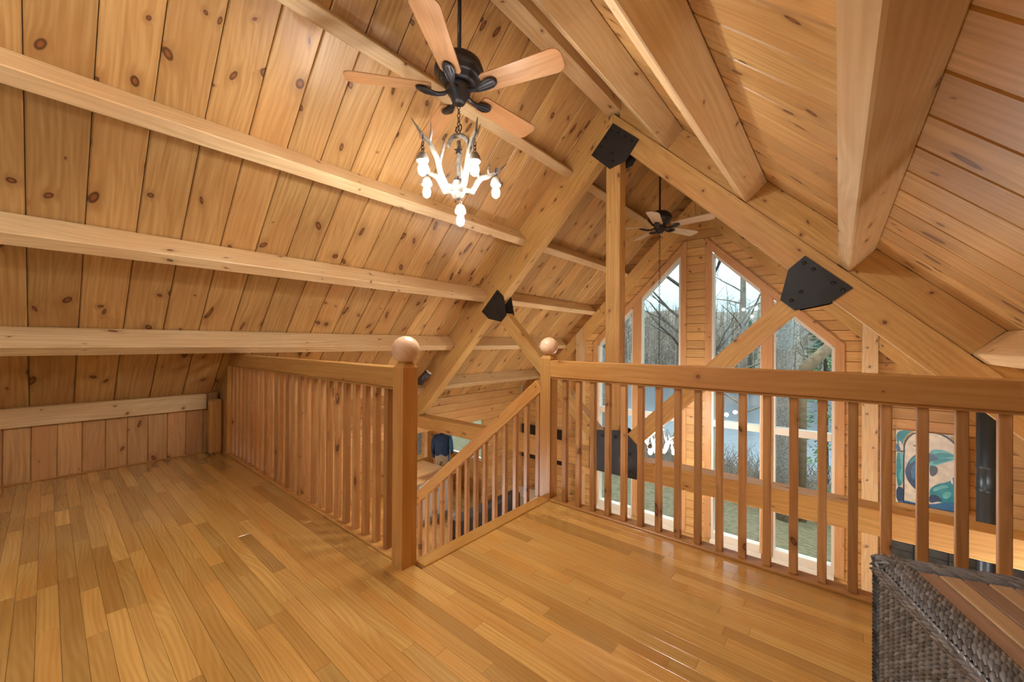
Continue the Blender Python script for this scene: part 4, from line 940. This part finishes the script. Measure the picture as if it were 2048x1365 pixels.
# far shore woods: nobody could count them
rg = random.Random(11); V = []; Fc = []
for k in range(1300):
    y = 64+rg.random()**1.3*62; x = rg.uniform(-1, 1)*(y*.75)-6; z = gz(x, y)-.2; h = rg.uniform(5.5, 10); l = rg.uniform(-.06, .06)
    pts = [Vector((x+l*h*f, y, z+h*f)) for f in (0, .4, .75, 1)]; tubegeo(pts, [.16, .12, .07, .02], 4, V, Fc, cap=False)
    for b in range(9):
        f = rg.uniform(.25, .95); p = pts[0].lerp(pts[3], f); a = rg.uniform(0, 2*PI); L_ = h*rg.uniform(.12, .28)
        q1 = p+Vector((math.cos(a)*L_*.5, math.sin(a)*L_*.5, L_*.3)); q2 = q1+Vector((math.cos(a+.5)*L_*.4, math.sin(a+.5)*L_*.4, L_*.4)); q3 = q1+Vector((math.cos(a-.6)*L_*.4, math.sin(a-.6)*L_*.4, L_*.25))
        tubegeo([p, q1, q2], [.05, .035, .012], 3, V, Fc, cap=False); tubegeo([q1, q3], [.03, .01], 3, V, Fc, cap=False)
tag(meshobj('far_woods', V, Fc, 'twig'), 'grey leafless woods on the hill across the lake', 'woods', kind='stuff')
V = []; Fc = []
for k in range(2600):
    y = rg.uniform(13.0, 17.5); x = rg.uniform(-9, 5); z = gz(x, y)-.05; p = Vector((x, y, z)); h = rg.uniform(.5, 1.5)
    q = p+Vector((rg.uniform(-.5, .5), rg.uniform(-.3, .3), h*.6)); s_ = q+Vector((rg.uniform(-.5, .5), rg.uniform(-.3, .3), h*.4)); tubegeo([p, q, s_], [.012, .009, .003], 3, V, Fc, cap=False)
tag(meshobj('brush', V, Fc, 'twig'), 'bare tangled brush along the lake bank', 'brush', kind='stuff')

# ------------------------------------------------------------------ added fill globes out of view, brightening loft and living room
plain('fill_globe_glow', (1, 1, 1), .5, emit=(.96, .97, 1), es=8)
for (gx_, gy_, gz_, gr_, lab) in ((-1.45, -.95, 3.05, .15, 'added fill globe hanging in the loft behind the viewer'), (1.25, 3.4, -.75, .14, 'added fill globe hanging over the living room at far right'), (-3.3, .55, -.85, .13, 'added fill globe under the loft floor')):
    t = tag(empty('fill_globe', (gx_, gy_, gz_)), lab, 'fill light', 'added fill globes')
    ball('globe', (gx_, gy_, gz_), gr_-.006, 'fill_globe_glow', t, 16); lamp(t, (gx_, gy_, gz_), FILL_GLOBE*(.5 if gz_ > 0 else 1), gr_, (.96, .97, 1)); M['fill_globe_glow'].cycles.emission_sampling = 'NONE'; top_ = (KR-gx_ if gx_ > XR else gx_+KL)-.01
    if gz_ < 0 and gx_ < 0: top_ = -.285
    tube('cord', [(gx_, gy_, gz_+gr_), (gx_, gy_, top_)], .006, 'bronze', t, 6); lathe('cap', [(.05, -.02), (.05, .02), (.02, .04)], (gx_, gy_, gz_+gr_), 'bronze', t, 12)
